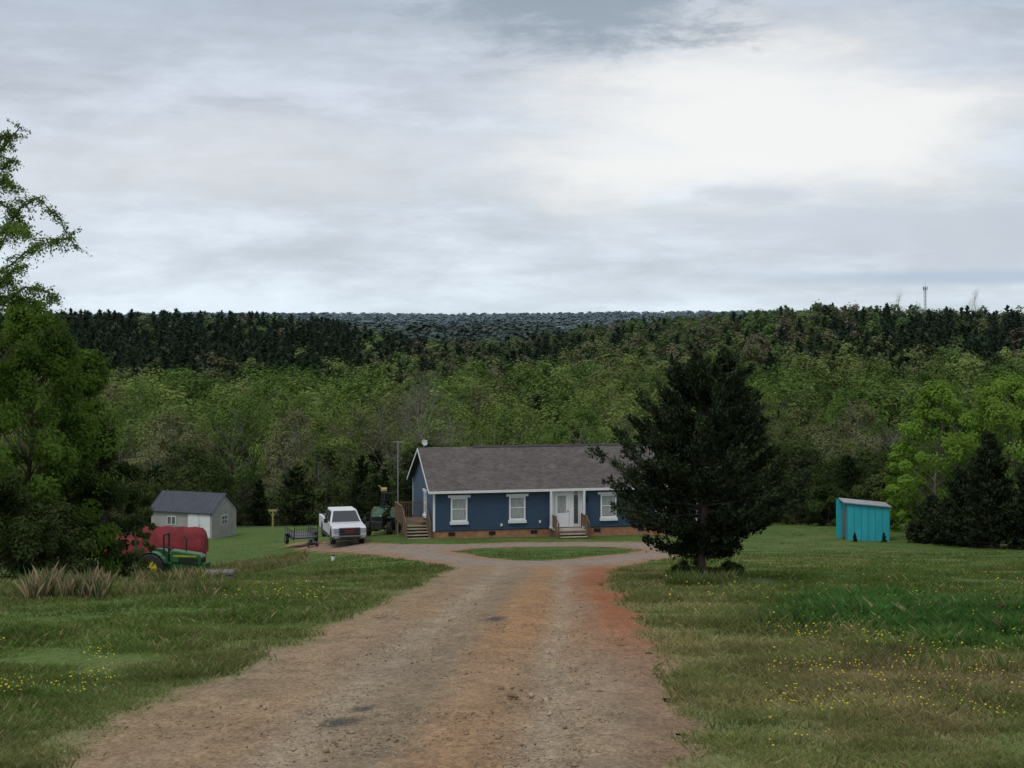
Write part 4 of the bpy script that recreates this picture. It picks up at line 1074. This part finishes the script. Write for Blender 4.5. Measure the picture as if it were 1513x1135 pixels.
def wagon():
    d=91.5; xl=at(150,d); xr=at(304,d); ln=xr-xl; xm=(xl+xr)/2; z=float(G(xm,d))
    t=top('covered_wagon','low farm wagon under a ribbed faded red cover','farm wagon',(xm,d,z),math.radians(3))
    zt=zp(777,d)-z; zb_=zp(818,d)-z
    sec=[(-1.22,0),(-1.18,.25),(-1.10,.48),(-.60,.78),(-.05,1.0),(.05,1.0),(.60,.78),(1.10,.48),(1.18,.25),(1.22,0)]
    rg=R(9); nu=60; V=[];Q=[]; nv=len(sec)
    for i in range(nu+1):
        f=i/nu; u=-ln/2+ln*f
        hh=.66+.06*f if f<.38 else (.70+.30*min(1,(f-.38)/.02))
        hh*=1-.12*max(0,(f-.42))
        sag=.02*math.cos(f*ln*2*math.pi/.75)
        et=min(1,min(f,1-f)/.03); et=.82+.18*et
        for (yy_,zz_) in sec:
            V.append((u,yy_*et*(1+rg.normal(0,.006))+(.02*math.cos(f*ln*2*math.pi/.75) if yy_>0 else -.02*math.cos(f*ln*2*math.pi/.75)),zb_+(zt-zb_)*hh*zz_*et+sag*zz_+rg.normal(0,.006)))
    for i in range(nu):
        for j in range(nv-1):
            a=i*nv+j; Q.append((a,a+nv,a+nv+1,a+1))
    V=np.array(V); me_=mesh_np('cover',V,np.array(Q),[REDT]); obj('cover',me_,t)
    for uu,hh in ((-ln/2,.66),(ln/2,.9)):
        mb=MB(); mb.poly([(uu+(.01 if uu<0 else -.01),y_*.82,zb_+(zt-zb_)*hh*z_*.82) for y_,z_ in sec]); part('cover_end',mb,REDT,t)
    mb=MB(); mb.box(-ln/2+.1,ln/2-.1,-.9,.9,zb_-.25,zb_-.02)
    for i in range(8): u=-ln/2+.2+i*(ln-.5)/7; mb.box(u,u+.06,-.93,-.90,zb_-.25,zb_+.2)
    part('bed',mb,mat('rusty_red_frame',(.12,.025,.02),.7,.3),t)
    for u in (-ln/2+1,ln/2-1):
        for v in (-.85,.85):
            w0=obj('wheel',None,t,loc=(u,v,0),rot=(0,0,math.pi/2)); 
            mb=MB(); mb.cyl((-.1,0,.35),(.1,0,.35),.35,n=18); part('tyre',mb,RUB,w0); mb=MB(); mb.cyl((-.11,0,.35),(.11,0,.35),.18,n=12); part('rim',mb,REDT,w0)
wagon()
CONC=mat('rough_concrete',(.26,.23,.20),.95,.3,5,.6)
x,d=g(324,860); w=38/F*d; h=15/F*d
t=top('utility_box','low grey concrete well box in the grass','utility box',(x,d,float(G(x,d))-.03),.1)
mb=MB(); mb.box(-w/2,w/2,0,w*.6,0,h*.75); part('base',mb,CONC,t,bevel=.03)
mb=MB(); mb.box(-w/2-.03,w/2+.03,-.03,w*.6+.03,h*.75+.003,h+.03); part('lid',mb,mat('slate_lid',(.16,.15,.14),.8,.3,4,.4),t,bevel=.02)
x,d=g(492,829); s=8/F*d
t=top('marker_post','short white capped pipe marker in the grass','marker',(x,d,float(G(x,d))-.02))
mb=MB(); mb.cyl((0,0,0),(0,0,s),.09,n=12); part('pipe',mb,WHITE,t); mb=MB(); mb.cyl((0,0,s+.002),(0,0,s+.05),.10,n=12); part('cap',mb,BLACK,t)
d=122.; x=at(403,d); z=float(G(x,d)); h=zp(753,d)-z
t=top('clothesline_post','yellowish wooden T-shaped post standing on the lawn','post',(x,d,z),.2)
OCH=mat('pale_yellow_wood',(.30,.24,.10),.7,.15)
mb=MB(); mb.box(-.06,.06,-.06,.06,-.1,h-.15); part('post',mb,OCH,t); mb=MB(); mb.box(-.32,.32,-.07,.07,h-.148,h); mb.cyl((-.3,0,h-.15),(0,0,h-.55),.03,n=5); mb.cyl((.3,0,h-.15),(0,0,h-.55),.03,n=5); part('crossbar',mb,OCH,t)
ROCKM=mat('clay_stained_rock',(.21,.13,.085),.9,.35,9,.6)
def rock(px,py,wpx,seed,label='rust-brown stone lying on the gravel drive'):
    import bmesh
    x,d=g(px,py); r=wpx/F*d/2
    bm=bmesh.new(); bmesh.ops.create_icosphere(bm,subdivisions=3,radius=r); rg=R(seed); ph=rg.uniform(0,6,6)
    for v in bm.verts:
        n=v.co/r; f=1+.18*math.sin(3*n.x+ph[0])*math.cos(2.5*n.y+ph[1])+.12*math.sin(5*n.z+4*n.x+ph[2])+.05*math.sin(11*n.y+ph[3])
        v.co=Vector((n.x*1.1*f,n.y*.8*f,n.z*.55*f))*r
    me=bpy.data.meshes.new('rock'); bm.to_mesh(me); bm.free(); me.materials.append(ROCKM)
    obj('rock',me,loc=(x,d,float(G(x,d))+r*.35),rot=(0,0,seed),label=label,category='rock',group='stones on the gravel drive')
for i,(px,py,w) in enumerate([(757,1033,18),(741,1020,10),(886,1026,12),(770,1021,6),(752,976,6),(868,1012,6),(690,1045,6),(560,1100,8),(905,1090,8),(640,980,5)]): rock(px,py,w,i+1)
# ------------------------------------------------------------------ camera, world, sun
cam=bpy.data.cameras.new('Camera'); co=bpy.data.objects.new('Camera',cam); COLL.objects.link(co)
co.location=(0,0,0); co.rotation_euler=(math.radians(90),0,0); cam.sensor_width=36; cam.lens=36*F/1513; cam.shift_y=-92.5/1513; cam.clip_end=9000; cam.clip_start=.1
scene.camera=co
sl=bpy.data.lights.new('Sun','SUN'); sl.energy=1.1; sl.angle=math.radians(22); sl.color=(1,.96,.9); so=bpy.data.objects.new('Sun',sl); COLL.objects.link(so)
el,azm=math.radians(55),math.radians(215)
dv=Vector((math.sin(azm)*math.cos(el),math.cos(azm)*math.cos(el),math.sin(el)))
so.rotation_euler=dv.to_track_quat('Z','Y').to_euler()
w=bpy.data.worlds.new('World'); scene.world=w; w.use_nodes=True; nt=w.node_tree; nt.nodes.clear(); L=nt.links.new
out=N(nt,'ShaderNodeOutputWorld'); sky=N(nt,'ShaderNodeTexSky',sky_type='NISHITA'); sky.sun_disc=False; sky.sun_elevation=el; sky.sun_rotation=azm
b1=N(nt,'ShaderNodeBackground'); b1.inputs[1].default_value=.1; L(sky.outputs[0],b1.inputs[0])
tc=N(nt,'ShaderNodeTexCoord'); gen=tc.outputs['Generated']
sx=N(nt,'ShaderNodeSeparateXYZ'); L(gen,sx.inputs[0])
def ramp(inp,stops):
    r=N(nt,'ShaderNodeValToRGB'); e=r.color_ramp.elements
    while len(e)<len(stops): e.new(.5)
    for i,(p,c) in enumerate(stops): e[i].position=p; e[i].color=(*c,1)
    L(inp,r.inputs[0]); return r.outputs[0]
def math_(op,a,b=None,c=None,clamp=False):
    m=N(nt,'ShaderNodeMath',operation=op); m.use_clamp=clamp
    for i,v in enumerate((a,b,c)):
        if v is None: continue
        if isinstance(v,(int,float)): m.inputs[i].default_value=v
        else: L(v,m.inputs[i])
    return m.outputs[0]
def noise(scale_v,s,det,rough,dist=0.,off=(0,0,0)):
    mp=N(nt,'ShaderNodeMapping'); mp.inputs['Scale'].default_value=scale_v; mp.inputs['Location'].default_value=off; L(gen,mp.inputs[0])
    n=N(nt,'ShaderNodeTexNoise'); n.inputs['Scale'].default_value=s; n.inputs['Detail'].default_value=det; n.inputs['Roughness'].default_value=rough; n.inputs['Distortion'].default_value=dist
    L(mp.outputs[0],n.inputs['Vector']); return n.outputs[0]
def mixc(f,a,b,bt='MIX'):
    m=N(nt,'ShaderNodeMix',data_type='RGBA',blend_type=bt); 
    for i,v in((0,f),(6,a),(7,b)):
        if isinstance(v,(int,float)): m.inputs[i].default_value=v
        elif isinstance(v,tuple): m.inputs[i].default_value=(*v,1)
        else: L(v,m.inputs[i])
    return m.outputs[2]
def mr_(inp,a,b,c,d_):
    m=N(nt,'ShaderNodeMapRange'); m.interpolation_type='SMOOTHSTEP'
    for i,v in enumerate((a,b,c,d_)): m.inputs[i+1].default_value=v
    L(inp,m.inputs[0]); return m.outputs[0]
base=ramp(sx.outputs[2],[(0,(.66,.75,.83)),(.03,(.63,.705,.79)),(.08,(.60,.655,.73)),(.13,(.56,.605,.68)),(.2,(.46,.52,.605)),(1,(.66,.68,.72))])
n1=noise((1,1,3.2),6.,8,.6,.25); n2=noise((1,1,3.2),16.,7,.65,.3,(3,1,2)); n3=noise((1,1,7),3.,5,.5,.2,(7,3,1)); n4=noise((1,1,5.5),7.,8,.6,.15,(1,5,4))
v1=mr_(n1,.32,.68,.88,1.13); v2=mr_(n2,.3,.7,.94,1.06); v3=mr_(n4,.42,.60,.95,1.07); v=math_('MULTIPLY',math_('MULTIPLY',v1,v2),v3)
vm=N(nt,'ShaderNodeVectorMath',operation='SCALE'); L(base,vm.inputs[0]); L(v,vm.inputs['Scale'])
def blob(px,py,rx,rz,inner,outer,na,scn):
    cxn,czn=(px-CX)/F,(HY-py)/F
    a=math_('DIVIDE',math_('SUBTRACT',sx.outputs[0],cxn),rx); b=math_('DIVIDE',math_('SUBTRACT',sx.outputs[2],czn),rz)
    rr=math_('SQRT',math_('ADD',math_('MULTIPLY',a,a),math_('MULTIPLY',b,b)))
    rr=math_('ADD',rr,math_('MULTIPLY',math_('SUBTRACT',scn,.5),na))
    f=mr_(rr,inner,outer,1,0)
    front=mr_(sx.outputs[1],0.,.3,0,1)
    return math_('MULTIPLY',f,front)
c=vm.outputs[0]
c=mixc(math_('MULTIPLY',blob(1090,190,.165,.062,.3,1.25,2.0,n1),.93),c,(.90,.90,.885))
c=mixc(math_('MULTIPLY',blob(330,250,.16,.030,.2,1.3,2.4,n4),.5),c,(.74,.745,.77))
c=mixc(math_('MULTIPLY',blob(860,-5,.10,.040,.35,1.2,2.6,n2),.85),c,(.28,.335,.40))
c=mixc(math_('MULTIPLY',blob(1110,288,.04,.008,.2,1.2,2.0,n2),.55),c,(.48,.53,.62))
c=mixc(math_('MULTIPLY',blob(1330,345,.17,.024,.2,1.2,1.8,n4),.7),c,(.54,.59,.67))
c=mixc(math_('MULTIPLY',blob(1430,411,.16,.006,.2,1.2,1.4,n3),.8),c,(.42,.52,.65))
c=mixc(math_('MULTIPLY',blob(200,40,.22,.030,.2,1.3,1.6,n1),.4),c,(.44,.49,.57))
b2=N(nt,'ShaderNodeBackground'); b2.inputs[1].default_value=1.07; L(c,b2.inputs[0])
ms=N(nt,'ShaderNodeMixShader'); ms.inputs[0].default_value=.93; L(b1.outputs[0],ms.inputs[1]); L(b2.outputs[0],ms.inputs[2]); L(ms.outputs[0],out.inputs[0])
